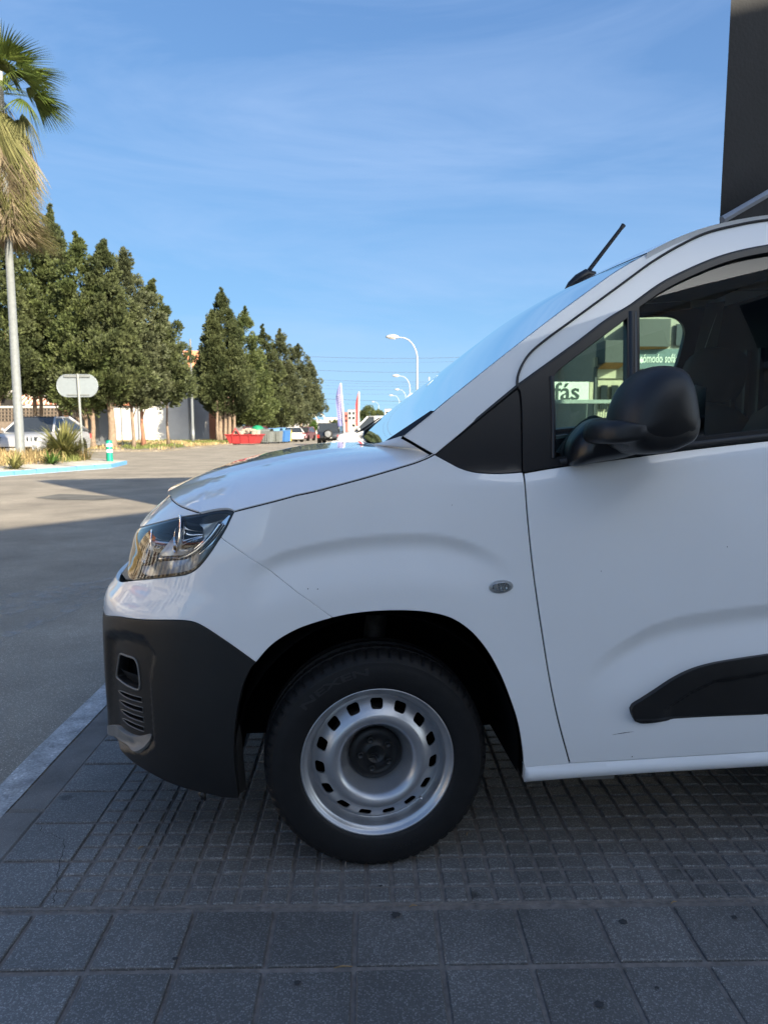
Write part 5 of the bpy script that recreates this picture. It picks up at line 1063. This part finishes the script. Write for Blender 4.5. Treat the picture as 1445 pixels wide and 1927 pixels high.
# far right side and skyline
mat('far_grey',(.36,.36,.36),rough=.9); mat('far_cream',(.66,.58,.48),rough=.9); mat('far_red',(.42,.10,.08),rough=.8); mat('far_dark',(.12,.12,.13),rough=.8)
def far_building(px0,px1,y0,Y,m,label,wins=0,rows=2,name='far_building'):
    X=bx((px0+px1)/2,Y); b=empty(name,(X,Y,road_z(Y)-.2),0,label,'building'); hbox(b,'wall',m,px0,px1,y0,812,Y,10)
    hbox(b,'roof_edge','far_dark',px0-.3,px1+.3,y0-.8,y0-.01,Y,10,-.05)
    for i in range(wins):
        for j in range(rows):
            x=px0+(px1-px0)*(i+.5)/wins; ww=(px1-px0)/wins*.25; hbox(b,'window','window_dark',x-ww,x+ww,y0+4+j*9,y0+9+j*9,Y,.3,-.15)
    return b
far_building(648,662,776,230,'far_red','distant red and white block left of the purple flag',2); far_building(655,676,771,200,'far_grey','distant grey block between the two flags',3); far_building(661,680,794,150,'far_cream','small cream building low behind the flags',2,1)
far_building(724,760,770,210,'far_cream','distant cream building right of the round green trees',4,1); far_building(757,790,762,180,'far_grey','distant dark grey shop front behind the lamp posts',3); far_building(610,640,786,260,'far_cream','pale distant houses at the end of the street',4,1)
cw_=empty('boundary_wall',(bx(585,104),104,road_z(104)),0,'white boundary wall with beige shade cloth at the end of the tree row','wall'); hbox(cw_,'wall','white_wall',545,616,790,816,104,.4)
for i in range(4):
    c=552+i*15; a=pt(c,783-3*(i%2),103);b=pt(c+14,790,103); o=cw_.location; mb=MB().mat('awning_cream',True); rows=[]
    for k in range(6):
        t=k/5; rows.append([(a.x-o.x+(b.x-a.x)*t,-.5+j*1.2,a.z-o.z+(b.z-a.z)*(t*.8)+.5*math.sin(PI*t)*(1 if j==1 else .6)) for j in range(3)])
    mb.grid(rows); mb.build('shade_cloth',cw_)
for i in range(7):
    a=pt(560+i*6.5,788,103); mb=MB().mat('far_dark'); mb.box(a.x-cw_.location.x,a.x-cw_.location.x+.22,-1.1,-1.0,a.z-cw_.location.z-.45,a.z-cw_.location.z-.1); mb.build('pennant',cw_)
def round_bush(px,py,Y,r,m,label,name='round_bush',n=70,cat='bush',zs=1.0,group=None):
    c=pt(px,py,Y); rg=np.random.default_rng(int(px)); q=rg.normal(0,1,(n,3)); q/=np.linalg.norm(q,axis=1,keepdims=True); C=q*r*rg.uniform(.55,.9,(n,1))*np.array([1,1,zs])
    idx=np.repeat(np.arange(n),70); N=len(idx); d=rg.normal(0,1,(N,3)); d/=np.linalg.norm(d,axis=1,keepdims=True); P=C[idx]+d*r*.24*rg.uniform(.3,1,(N,1)); s=np.cross(d,rg.normal(0,1,(N,3))); s/=np.linalg.norm(s,axis=1,keepdims=True); L_=r*.11
    V=np.stack([P-s*L_*.4,P+d*L_*.4+s*L_*.5,P+d*L_,P+d*L_*.4-s*L_*.5],1).reshape(-1,3); F=np.arange(N)[:,None]*4+np.array([[0,1,2,3]])
    t=empty(name,(c.x,c.y,road_z(Y)),0,label,cat,group); h=c.z-road_z(Y); o=obj('crown',tri_mesh('crown',V,F,m),t,loc=(0,0,h)); mb=MB().mat('bark',True); mb.tube([(0,0,-.1),(0,0,h)],[r*.12,r*.06],7); mb.build('trunk',t); return t
round_bush(590,802,96,.78,'bush_green','clipped round green bush before the white boundary wall')
round_bush(692,777,140,1.5,'cypress_light','round leafy tree right of the red flag','leafy_tree',70,'tree',1.0,'far street trees'); round_bush(712,782,150,1.5,'cypress_light','lower leafy tree left of the cream building','leafy_tree',70,'tree',.9,'far street trees'); round_bush(683,783,150,1.2,'bush_green','small leafy tree just behind the red flag','leafy_tree',60,'tree',1.0,'far street trees')
round_bush(632,797,130,.9,'cypress_light','leafy shrub left of the purple flag','leafy_tree',50,'tree',.8,'far street trees')

# ------------------------------------------------------------------ vehicles in the street
mat('car_silver',(.34,.345,.36),rough=.3,metal=.2,var=.02,coat=1); mat('car_white',(.50,.50,.49),rough=.35,var=.02,coat=1); mat('car_dark',(.018,.021,.026),rough=.3,var=.1,coat=1); mat('car_maroon',(.085,.018,.02),rough=.35,var=.1,coat=.8)
mat('tail_red',(.45,.02,.015),rough=.25,coat=.6); mat('plate',(.62,.62,.60),rough=.5); mat('rim_grey',(.30,.31,.32),rough=.35,metal=.6); emit('led_white',(1,.98,.95),4.0); glass('headlamp_clear',(.8,.82,.84),1.5)
def car(name,label,cat,loc,rz,prof,cab,W,paint,wheels,r=.33,roofm=None,top_w=.78,group=None,front_led=False,spare=False,plate=True,rear_light=None,head=None):
    """prof: lower body outline (x,z), x from the front; cab: belt front, roof front, roof rear, belt rear (x,z)"""
    t=empty(name,loc,rz,label,cat,group); hw=W/2; xm=sum(p[0] for p in prof)/len(prof); L_=max(p[0] for p in prof)
    def pr(k,cx=L_/2,cz=.55): return [(cx+(x-cx)*k,cz+(z-cz)*(1-(1-k)*1.6)) for x,z in prof]
    rows=[]
    for k,y in ((.93,-hw),(.975,-hw+.03),(1,-hw+.12),(1,hw-.12),(.975,hw-.03),(.93,hw)): rows.append([(x-L_/2,y,z) for x,z in pr(k)+pr(k)[:1]])
    mb=MB().mat(paint,True); mb.grid(rows); n=len(prof); mb.add([(x-L_/2,-hw,z) for x,z in pr(.93)],[tuple(range(n))]); mb.add([(x-L_/2,hw,z) for x,z in pr(.93)],[tuple(range(n))[::-1]]); mb.build('body',t)
    (b0,r0,r1,b1)=cab; bw_=hw-.03; tw=hw*top_w
    def C(p,y): return (p[0]-L_/2,y,p[1])
    mb=MB().mat(roofm or paint,False); th=.03
    V=[C(r0,-tw),C(r0,tw),C(r1,tw),C(r1,-tw)]; V2=[(x+.02*(1 if i in(0,1) else -1),y*.93,z+.035) for i,(x,y,z) in enumerate(V)]; mb.add(V+V2,[(4,5,6,7),(0,1,5,4),(1,2,6,5),(2,3,7,6),(3,0,4,7)]); mb.build('roof',t)
    mb=MB().mat(paint,True)                                                       # pillars
    for sg in (1,-1):
        mb.tube([C(b0,sg*bw_),C(r0,sg*tw)],.045,6); mb.tube([C(r0,sg*tw),C(r1,sg*tw)],.04,6); mb.tube([C(r1,sg*tw),C(b1,sg*bw_)],.06,6)
    mb.build('pillars',t)
    def g(name,P,shr=.0): mb=MB().mat('window_dark'); mb.add(P,[tuple(range(len(P)))]); return mb.build(name,t)
    g('windscreen',[C(b0,-bw_),C(b0,bw_),C(r0,tw),C(r0,-tw)]); g('rear_window',[C(r1,-tw),C(r1,tw),C(b1,bw_),C(b1,-bw_)])
    for sg in (1,-1):
        xm_=(r0[0]+r1[0])/2; zb=(b0[1]+b1[1])/2
        g('side_window',[C(b0,sg*bw_),C((xm_-.04,zb),sg*bw_),C((xm_-.04,r0[1]),sg*tw),C(r0,sg*tw)]); g('side_window',[C((xm_+.04,zb),sg*bw_),C(b1,sg*bw_),C(r1,sg*tw),C((xm_+.04,r1[1]),sg*tw)])
        mb=MB().mat(paint); mb.add([C((xm_-.04,zb),sg*bw_),C((xm_+.04,zb),sg*bw_),C((xm_+.04,r1[1]),sg*tw),C((xm_-.04,r0[1]),sg*tw)],[(0,1,2,3)]); mb.build('door_post',t)
        mb=MB().mat(paint,True); mb.tube([C((b0[0]+.25,b0[1]+.03),sg*hw),C((b0[0]+.22,b0[1]+.08),sg*(hw+.16))],[.04,.085],8); mb.build('wing_mirror',t)
        for wx in wheels:
            w=empty('wheel',(wx-L_/2,sg*(hw-.10),r),parent=t); mb=MB().mat('rubber',True); mb.lathe([(r*.62,-.105*sg),(r*.8,-.125*sg),(r*.97,-.11*sg),(r,-.06*sg),(r,.1*sg)],24,'Y'); o=mb.build('tyre',w); o.scale=(1,-1,1)
            mb=MB().mat('rim_grey',True); mb.lathe([(r*.64,-.10*sg),(r*.55,-.07*sg),(r*.2,-.085*sg),(0,-.09*sg)],20,'Y'); o=mb.build('rim',w); o.scale=(1,-1,1)
            mb=MB().mat('dark_void',True); mb.lathe([(0,sg*.128),(r*1.16,sg*.128),(r*1.16,sg*.05)],24,'Y'); mb.build('wheel_arch',w)
    fx=min(p[0] for p in prof)-L_/2; bxk=L_/2
    for sg in (1,-1):
        hz_=head or .70
        h=empty('headlight',(fx+.10,sg*(hw-.30),hz_),parent=t); mb=MB().mat('window_dark' if front_led else 'plate'); mb.box(-.06,.10,-.17,.17,-.07,.07); mb.build('lamp_unit',h)
        if front_led:
            for dy in (-.07,.07):
                for dz in (-.035,.035): mb=MB().mat('led_white',True); mb.lathe([(.03*math.cos(q),.03*math.sin(q)) for q in np.linspace(0,PI/2,5)],10,'X',(-.075,dy,dz)); mb.build('led',h)
        rl=rear_light or (.75,.95); mb=MB().mat('tail_red'); mb.box(bxk-.10,bxk+.012,sg*(hw-.10)-.09,sg*(hw-.10)+.09,rl[0],rl[1]); mb.build('tail_light',t)
    mb=MB().mat('dark_void'); mb.box(fx-.008,fx+.1,-hw+.28,hw-.28,.30,.52); mb.build('grille',t)
    if plate:
        mb=MB().mat('plate'); mb.box(fx-.02,fx,-.26,.26,.36,.47); mb.build('number_plate',t); mb=MB().mat('plate'); mb.box(bxk,bxk+.02,-.26,.26,.60,.71); mb.build('number_plate',t)
    if spare:
        mb=MB().mat('rubber',True); mb.lathe([(.001,.17),(.22,.17),(.32,.15),(.34,.1),(.34,0)],24,'X',(bxk,0,.92)); mb.mat('rim_grey',True); mb.lathe([(.001,.19),(.24,.175)],20,'X',(bxk,0,.92)); mb.build('spare_wheel',t)
        mb=MB().mat('dark_void'); mb.box(bxk-.05,bxk+.03,-hw+.03,hw-.03,.40,.60); mb.build('rear_bumper',t)
    return t
SUVP=[(0,.35),(0,.62),(.10,.82),(.55,.98),(1.25,1.06),(2.6,1.07),(3.9,1.08),(4.6,1.05),(4.85,.95),(4.88,.60),(4.8,.35),(3.9,.25),(.9,.25)]
HATP=[(0,.32),(0,.58),(.12,.74),(.85,.93),(1.2,.96),(3.2,.98),(3.75,.98),(3.95,.90),(3.98,.5),(3.9,.32),(3.2,.22),(.8,.22)]
c_=Vector((bx(84,29.5),29.5)); car('parked_car','silver crossover with four point headlights parked behind the island bush','car',(c_.x,c_.y,road_z(30)+.12),R(90),SUVP,((1.25,1.06),(2.05,1.60),(3.35,1.62),(4.55,1.08)),1.95,'car_silver',(.95,3.85),.37,'trim_black',.70,front_led=True,head=.80)
car('offroad_car','dark off road car with spare wheel on its tailgate driving away','car',(bx(625,60),60,road_z(60)),R(-94),[(0,.4),(0,.75),(.1,.95),(1.1,1.05),(3.9,1.08),(4.0,1.05),(4.02,.5),(3.95,.4),(.8,.35)],((1.15,1.05),(1.6,1.72),(3.75,1.75),(3.98,1.08)),1.80,'car_dark',(.8,3.2),.36,None,.84,spare=True,rear_light=(.62,.85))
car('hatchback','small white hatchback parked beside the yellow bin','car',(bx(549,76),76,road_z(76)+.0),R(-70),HATP,((1.2,.96),(1.75,1.46),(3.1,1.47),(3.85,.98)),1.72,'car_white',(.75,3.2),.31)
car('people_carrier','maroon car parked at the end of the bin row','car',(bx(573,84),84,road_z(84)),R(80),HATP,((1.0,.96),(1.5,1.52),(3.4,1.55),(3.9,.98)),1.72,'car_maroon',(.75,3.2),.31)
car('white_saloon','white car parked nose to the road beyond the van bonnet','car',(bx(714,31),31,road_z(31)),R(2),HATP,((1.15,.96),(1.85,1.42),(3.2,1.44),(3.9,.98)),1.74,'car_white',(.75,3.2),.31)
VANP=[(0,.35),(0,.75),(.15,1.0),(.85,1.15),(1.1,1.2),(5.0,1.2),(5.05,.4),(4.9,.3),(.8,.25)]
vn=car('panel_van','tall white panel van parked nose to the road behind the white car','van',(bx(722,40),40,road_z(40)),R(2),VANP,((.95,1.2),(1.65,1.93),(4.95,2.02),(5.02,1.2)),1.95,'car_white',(.9,4.0),.34)
for sgn in (1,-1): mb=MB().mat('car_white'); mb.add([(2.0-2.525,sgn*.962,1.2),(2.5,sgn*.962,1.2),(2.44,sgn*.80,1.97),(2.0-2.525,sgn*.80,1.95)],[(0,1,2,3)]); mb.build('side_panel',vn)
mat('caravan_grey',(.13,.14,.15),rough=.6); cvn=empty('grey_trailer',(bx(152,50),50,road_z(50)+.05),0,'dark grey box trailer half hidden behind the tree stems','trailer')
hbox(cvn,'box_body','caravan_grey',132,186,762,838,50,2.5); w=hbox(cvn,'window_frame','far_dark',134.5,147,769,789,50,.05,-.04); hbox(cvn,'window','far_cream',137,144,771.5,786,50,.05,-.06)
# ------------------------------------------------------------------ skip, bins, lamps, flags, wires
mat('skip_red',(.30,.028,.03),rough=.55,var=.15,scale=5); mat('rubble',(.34,.28,.23),rough=.95,var=.35,scale=6); mat('bin_green',(.01,.19,.09),rough=.5); mat('bin_grey',(.13,.14,.135),rough=.6); mat('bin_blue',(.035,.12,.30),rough=.5); mat('bin_lid_blue',(.13,.27,.48),rough=.5); mat('bin_yellow',(.42,.30,.02),rough=.5)
Ys=62; sk_=empty('rubble_skip',(bx(462,Ys),Ys,road_z(Ys)),R(-12),'red metal skip heaped with pale rubble under the second tree clump','skip')
prf=[(-1.15,.12),(1.15,.12),(1.5,.85),(-1.5,.85)]; mb=MB().mat('skip_red')
mb.add([(-1.05,-.75,.1),(1.05,-.75,.1),(1.05,.75,.1),(-1.05,.75,.1),(-1.4,-.85,.82),(1.4,-.85,.82),(1.4,.85,.82),(-1.4,.85,.82)],[(0,1,5,4),(1,2,6,5),(2,3,7,6),(3,0,4,7),(3,2,1,0)]); mb.build('skip_tub',sk_)
mb=MB().mat('skip_red'); 
for a,b in (((-1.43,-.88),(1.43,-.88)),((1.43,-.88),(1.43,.88)),((1.43,.88),(-1.43,.88)),((-1.43,.88),(-1.43,-.88))): mb.tube([(a[0],a[1],.83),(b[0],b[1],.83)],.05,6)
mb.build('skip_rim',sk_)
for x in (-.75,0,.75): mb=MB().mat('skip_red'); mb.add([(x-.05,-.78,.12),(x+.05,-.78,.12),(x+.06,-.90,.80),(x-.06,-.90,.80),(x-.05,-.73,.12),(x+.05,-.73,.12)],[(0,1,2,3),(4,0,3),(1,5,2)]); mb.build('skip_rib',sk_)
mb=MB().mat('skip_red'); mb.tube([(-.75,-.9,.85),(-.45,-.9,1.35),(-.05,-.9,.85)],.07,6); mb.build('lifting_arm',sk_)
for i in range(26):
    r_=RNG.uniform(.14,.34); x,y=RNG.uniform(-1.0,1.1),RNG.uniform(-.6,.6); z=.85+.35*math.exp(-((x-.45)/.7)**2)+RNG.uniform(-.1,.05); mb=MB().mat('rubble'); V=[]; 
    for k in range(8): q=np.array([(k&1)*2-1,(k>>1&1)*2-1,(k>>2&1)*2-1])*r_*RNG.uniform(.5,.8,3); V.append((x+q[0],y+q[1],z+q[2]*.8))
    mb.add(V,[(0,2,3,1),(4,5,7,6),(0,1,5,4),(2,6,7,3),(0,4,6,2),(1,3,7,5)]); mb.build('rubble_lump',sk_)
def bin_(px,Y,w,d,h,body,lid,label,rz=-.2,lidh=.25,group='waste containers'):
    b=empty('waste_container',(bx(px,Y),Y,road_z(Y)+.02),rz,label,'container',group); mb=MB().mat(body)
    mb.add([(-w*.44,-d*.44,.12),(w*.44,-d*.44,.12),(w*.44,d*.44,.12),(-w*.44,d*.44,.12),(-w/2,-d/2,h),(w/2,-d/2,h),(w/2,d/2,h),(-w/2,d/2,h)],[(0,1,5,4),(1,2,6,5),(2,3,7,6),(3,0,4,7),(3,2,1,0)]); mb.build('bin_body',b)
    mb=MB().mat(lid,True); mb.grid([[(x,-d*.53*math.cos(t),h+.01+lidh*math.sin(t)) for x in (-w*.52,w*.52)] for t in np.linspace(0,PI,9)]); mb.add([(-w*.52,-d*.53*math.cos(t),h+.01+lidh*math.sin(t)) for t in np.linspace(0,PI,9)],[tuple(range(9))]); mb.build('bin_lid',b)
    for x in (-w*.25,0,w*.25): mb=MB().mat(body); mb.box(x-.02,x+.02,-d*.5-.03,-d*.47,.25,h-.1); mb.build('bin_rib',b)
    for sx in (-1,1):
        mb=MB().mat('rubber',True); mb.lathe([(0,-.04),(.1,-.04),(.1,.04),(0,.04)],10,'X',(sx*w*.38,-d*.35,.1)); mb.build('wheel',b)
    return b
bin_(504,66,.85,1.0,1.05,'bin_grey','bin_grey','grey waste container with grey lid nearest the green bottle bank'); bin_(519,67.5,1.15,1.0,1.10,'bin_grey','bin_lid_blue','pale grey container with blue lid in the bin row'); bin_(532,69,.9,1.0,1.15,'bin_blue','bin_lid_blue','blue paper container with a white label'); bin_(538.5,71,.7,1.0,1.15,'bin_blue','bin_lid_blue','narrow blue container left of the yellow one'); bin_(543,72,.5,.9,1.10,'bin_yellow','bin_yellow','yellow packaging container at the end of the bin row')
ig=empty('bottle_bank',(bx(486,66.5),66.5,road_z(66)+.02),0,'rounded green bottle bank behind the red skip','container'); mb=MB().mat('bin_green',True); mb.lathe([(.58,.05),(.66,.4),(.68,.9),(.60,1.25),(.42,1.5),(.15,1.6),(0,1.61)],20); mb.build('bank_body',ig); mb=MB().mat('bin_yellow'); mb.box(-.2,.2,-.70,-.62,.75,1.05); mb.build('label_panel',ig)
cr_=car('parked_hatchback','dark red car hidden behind the bottle bank under the trees','car',(bx(473,72),72,road_z(72)),R(10),HATP,((1.0,.96),(1.5,1.52),(3.4,1.55),(3.9,.98)),1.72,'car_maroon',(.75,3.2),.31)
def street_lamp(px,Y,head_px,head_y,label,group='curved street lamps'):
    X=bx(px,Y); l=empty('street_lamp',(X,Y,road_z(Y)),0,label,'street lamp',group); hd=pt(head_px,head_y,Y); z1=hd.z-road_z(Y); hx=hd.x-X
    P=[(0,0,0),(0,0,z1-1.9)]+[(hx*.72*(1-math.cos(t)),0,z1-1.9+1.85*math.sin(t)) for t in np.linspace(.15,PI/2,9)]+[(hx*.86,0,z1-.02)]
    mb=MB().mat('lamp_white',True); mb.tube(P,[.10,.075]+[.06-.002*k for k in range(9)]+[.04],10); mb.build('post',l)
    mb=MB().mat('lamp_white',True); mb.tube([(hx*.80,0,z1-.03),(hx*.88,0,z1),(hx*1.05,0,z1+.03),(hx*1.3,0,z1+.02),(hx*1.38,0,z1-.01)],[.05,.14,.19,.13,.04],10); h=mb.build('lamp_head',l); 
    mb=MB().mat('far_cream',True); mb.tube([(hx*.95,0,z1-.10),(hx*1.25,0,z1-.09)],[.10,.08],8); mb.build('lamp_glass',l)
street_lamp(784,64,742,634,'nearest and tallest curved street lamp, left of the windscreen'); street_lamp(770.5,113,747,707,'second curved street lamp down the street'); street_lamp(763,158,748,733,'third curved street lamp down the street'); street_lamp(751,190,737,744,'fourth curved street lamp, small and far'); street_lamp(713,230,703,756,'farthest curved street lamp above the leafy trees')
lp=empty('lamp_post',(bx(365,66),66,road_z(66)+.08),0,'thin straight grey lamp post between the two tree clumps','lamp post'); z1=pt(365,640,66).z-road_z(66); mb=MB().mat('galvanised',True); mb.tube([(0,0,0),(0,0,1.2),(0,0,1.21),(0,0,z1)],[.15,.15,.12,.08],10); mb.build('post',lp); mb=MB().mat('galvanised',True); mb.tube([(-.14,0,0),(-.14,0,.04)],.02,6); mb.lathe([(.22,0),(.22,.05),(.16,.06)],12); mb.build('base_plate',lp)
wp=empty('white_mast',(bx(806,90),90,road_z(90)),0,'thin white mast behind the windscreen edge','mast'); mb=MB().mat('lamp_white',True); mb.tube([(0,0,0),(0,0,pt(806,711,90).z-road_z(90))],[.09,.07],8); mb.build('pole',wp); mb=MB().mat('lamp_white',True); mb.lathe([(.09,0),(.1,.06),(0,.1)],8,'Z',(0,0,pt(806,711,90).z-road_z(90))); mb.build('finial',wp)
mat('sign_white',(.62,.64,.66),rough=.5); mat('sign_blue',(.03,.16,.34),rough=.5)
rs=empty('round_shop_sign',(bx(778,62),62,road_z(62)),0,'round white and blue sign on a post by the windscreen edge','sign'); zc=pt(778,754,62).z-road_z(62); mb=MB().mat('sign_white',True); mb.lathe([(.001,-.06),(.62,-.06),(.64,-.03),(.64,.05),(0,.05)],28,'Y',(0,0,zc)); mb.build('sign_disc',rs)
mb=MB().mat('sign_blue'); mb.add([(-.42+.84*t/8,-.075,zc+.02+.16*math.sin(t*.9)) for t in range(9)]+[(-.42+.84*t/8,-.075,zc-.18+.10*math.sin(t*.9+.6)) for t in range(8,-1,-1)],[tuple(range(18))]); mb.build('sign_wave',rs); mb=MB().mat('lamp_white',True); mb.tube([(0,.1,0),(0,.1,zc)],.06,8); mb.build('post',rs)
mat('flag_purple',(.15,.155,.34),rough=.8,var=.1,scale=3); mat('flag_white',(.44,.44,.46),rough=.8); mat('flag_text',(.32,.30,.42),rough=.8); mat('flag_red',(.40,.05,.05),rough=.8)
def flag(px0,px1,y0,y1,Y,m,label,width,letters=None):
    f=empty('feather_flag',(bx(px1,Y),Y,road_z(Y)),0,label,'flag'); z1=pt(px0,y0,Y).z-road_z(Y); dx=pt(px0,y0,Y).x-bx(px1,Y)
    mb=MB().mat('flag_white',True); mb.tube([(0,0,0),(dx*.5,0,z1*.55),(dx,0,z1)],[.07,.065,.05],8); mb.build('pole',f)
    mb=MB().mat(m,True); rows=[]
    for k in range(12):
        t=k/11; z=z1*(.99-.62*t); x=dx*(z/z1); w_=width*math.sin(min(1,t*2.2+.12)*PI/2)*(1-.12*t); rows.append([(x-w_*j/4,.05*math.sin(j*1.4+k*.7),z-.15*j/4*w_) for j in range(5)])
    mb.grid(rows); mb.build('banner',f)
    if letters:
        for k,ch in enumerate(letters):
            me=text_mesh(ch,.26,.004,'flag_text'); o=obj('letter',me,f,loc=(dx*(.85-.08*k)-width*.45,-.09,z1*(.80-.062*k))); o.rotation_euler=(PI/2,R(90),0)
    return f
flag(641,650,721,833,45,'flag_purple','white and purple feather flag beside the dark off road car',.38,'WWWWWW'); flag(675.5,674,737,806,58,'flag_red','red and white feather flag beyond the purple one',.26)
mat('cable',(.05,.055,.06),rough=.7)
for i,(yl,yr,Y,r_) in enumerate(((671,668,120,.022),(679,676,124,.012),(695,697,120,.022),(713,716,124,.018),(718,720,128,.011),(725,722,130,.012),(731,728,128,.011),(742,733,130,.011),(747,754,118,.022),(757,760,130,.010))):
    a=pt(470,yl-6,Y);b=pt(1060,yr-6,Y); mb=MB().mat('cable',True); mb.tube([a.lerp(b,t)-Vector((0,0,.9*4*t*(1-t))) for t in np.linspace(0,1,15)],r_,5)
    ht=('highest','second highest','third','fourth','fifth','sixth','seventh','third lowest','thick sagging second lowest','lowest')[i]; mb.build('power_cable',label='%s of the overhead cables crossing the sky over the street'%ht,cat='cable',group='overhead cables')
np_=empty('no_parking_sign',(bx(232,52),52,road_z(52)+.08),0,'round red and blue no parking sign among the tree stems','sign'); zc=pt(232,757,52).z-road_z(52); mb=MB().mat('skip_red',True); mb.lathe([(.001,-.03),(.26,-.03),(.26,.01),(0,.01)],20,'Y',(0,0,zc)); mb.build('sign_disc',np_); mb=MB().mat('sign_blue',True); mb.lathe([(.001,-.035),(.19,-.035)],20,'Y',(0,0,zc)); mb.build('sign_field',np_); mb=MB().mat('galvanised',True); mb.tube([(0,0,0),(0,0,zc+.2)],.03,6); mb.build('post',np_)
mb=MB().mat('skip_red'); mb.box(-.02,.02,-.045,-.037,zc-.18,zc+.18); o=mb.build('sign_bar',np_)
# ------------------------------------------------------------------ sofa shop seen through the cab windows
mat('shop_wall',(.40,.38,.33),rough=.9); mat('shop_cream',(.52,.47,.36),rough=.9); mat('balcony_dark',(.04,.045,.05),rough=.5); mat('soffit_orange',(.50,.26,.09),rough=.8); mat('sign_teal',(.10,.16,.18),rough=.5); mat('gate_grey',(.30,.34,.34),rough=.5,metal=.3); mat('letter_dark',(.03,.05,.05),rough=.6); mat('sign_panel',(.70,.74,.70),rough=.5)
sp=empty('sofa_shop',(bx(1240,24),24,road_z(24)),0,'sofa shop building with dark balconies and a teal name board, seen through the cab','building')
hbox(sp,'wall','shop_wall',1128,1480,520,880,24,6); hbox(sp,'fascia','shop_cream',1118,1205,672,712,23.7,.25); hbox(sp,'ground_floor','shop_cream',1120,1205,713,860,23.8,.15)
hbox(sp,'pier','balcony_dark',1114,1124,690,860,23.6,.2); 
for (p0,p1,y0,y1) in ((1138,1180,640,682),(1196,1262,600,652)):
    b_=hbox(sp,'balcony','balcony_dark',p0,p1,y0,y1,22.9,1.0); 
    a=pt(p0,y1+.2,22.9);b=pt(p1,y1+12,22.9); o=sp.location; mb=MB().mat('soffit_orange'); mb.add([(a.x-o.x,-1.1,a.z-o.z),(b.x-o.x,-1.1,a.z-o.z+.05),(b.x-o.x,.0,b.z-o.z),(a.x-o.x,.0,b.z-o.z)],[(0,1,2,3)]); mb.build('soffit',sp)
for i in range(4): hbox(sp,'window','window_dark',1128+i*20,1142+i*20,725,770,23.7,.1,-.06)
hbox(sp,'upper_window','window_dark',1270,1290,610,650,23.9,.1,-.05)
tb=empty('name_board',(0,0,0),parent=sp); a=pt(1190,700,23.2); b=pt(1290,700,23.2); o=sp.location
mb=MB().mat('sign_teal'); mb.box(a.x-o.x,b.x-o.x,-.75,-.70,pt(1240,694,23.2).z-o.z,pt(1240,656,23.2).z-o.z); mb.build('board',tb)
me=text_mesh('cómodo sofás',.42,.006,'sign_panel',bold=.006); c=pt(1240,675,23.2); t_=obj('lettering',me,tb,loc=(c.x-o.x,-.765,c.z-o.z)); t_.rotation_euler=(PI/2,0,0); t_.scale=(.50,.88,1)
mb=MB().mat('sign_panel',True); c2=pt(1207,679,23.2); mb.lathe([(0,-.01),(.07,-.01)],12,'Y',(c2.x-o.x,-.765,c2.z-o.z)); mb.build('dot',tb)
fs=empty('hanging_sign',(bx(1060,16),16,road_z(16)),0,'white shop sign lettered in dark type above a grey gate, seen through the cab','sign')
hbox(fs,'sign_panel','sign_panel',985,1108,718.5,757,16,.12); c=pt(1091,738,16); me=text_mesh('sofás',.52,.006,'letter_dark','RIGHT',bold=.004); o=fs.location; t_=obj('lettering',me,fs,loc=(c.x-o.x,-.012,c.z-o.z)); t_.rotation_euler=(PI/2,0,0)
hbox(fs,'sign_end','shop_cream',1108.2,1116,719,757,16.05,.5)
for px in (1000,1100): hbox(fs,'post','gate_grey',px,px+4,757.2,900,16.02,.08)
gt=empty('metal_gate',(bx(1100,15),15,road_z(15)),0,'grey corrugated metal gate below the shop sign, seen through the cab','gate')
for i in range(46):
    px=1000+i*4.6; yy=752+ (i-10)*-.10; a=pt(px+.4,900,15);b=pt(px+4.2,yy+8,15); o=gt.location; mb=MB().mat('gate_grey'); x0,x1=a.x-o.x,b.x-o.x; mb.add([(x0,0,a.z-o.z),((x0+x1)/2,-.025,a.z-o.z),(x1,0,a.z-o.z),(x0,0,b.z-o.z),((x0+x1)/2,-.025,b.z-o.z),(x1,0,b.z-o.z)],[(0,1,4,3),(1,2,5,4)]); mb.build('slat',gt)
hbox(gt,'top_rail','gate_grey',998,1215,752,759,14.95,.08)
bh=empty('neighbour_house',(bx(1080,30),30,road_z(30)),0,'grey house with a sloping roof behind the shop sign, seen through the cab','house')
hbox(bh,'wall','far_grey',1010,1090,690,860,30,5); a=pt(1000,694,29.6);b=pt(1135,694,29.6);c=pt(1120,640,29.6); o=bh.location; mb=MB().mat('far_dark'); mb.add([(a.x-o.x,-.4,a.z-o.z),(b.x-o.x,-.4,b.z-o.z),(c.x-o.x,.0,c.z-o.z),(a.x-o.x,4,a.z-o.z),(b.x-o.x,4,b.z-o.z),(c.x-o.x,4,c.z-o.z)],[(0,1,2),(0,2,5,3),(1,4,5,2)]); mb.build('roof',bh); hbox(bh,'side_panel','sign_teal',1085,1108,695,760,29,.2)
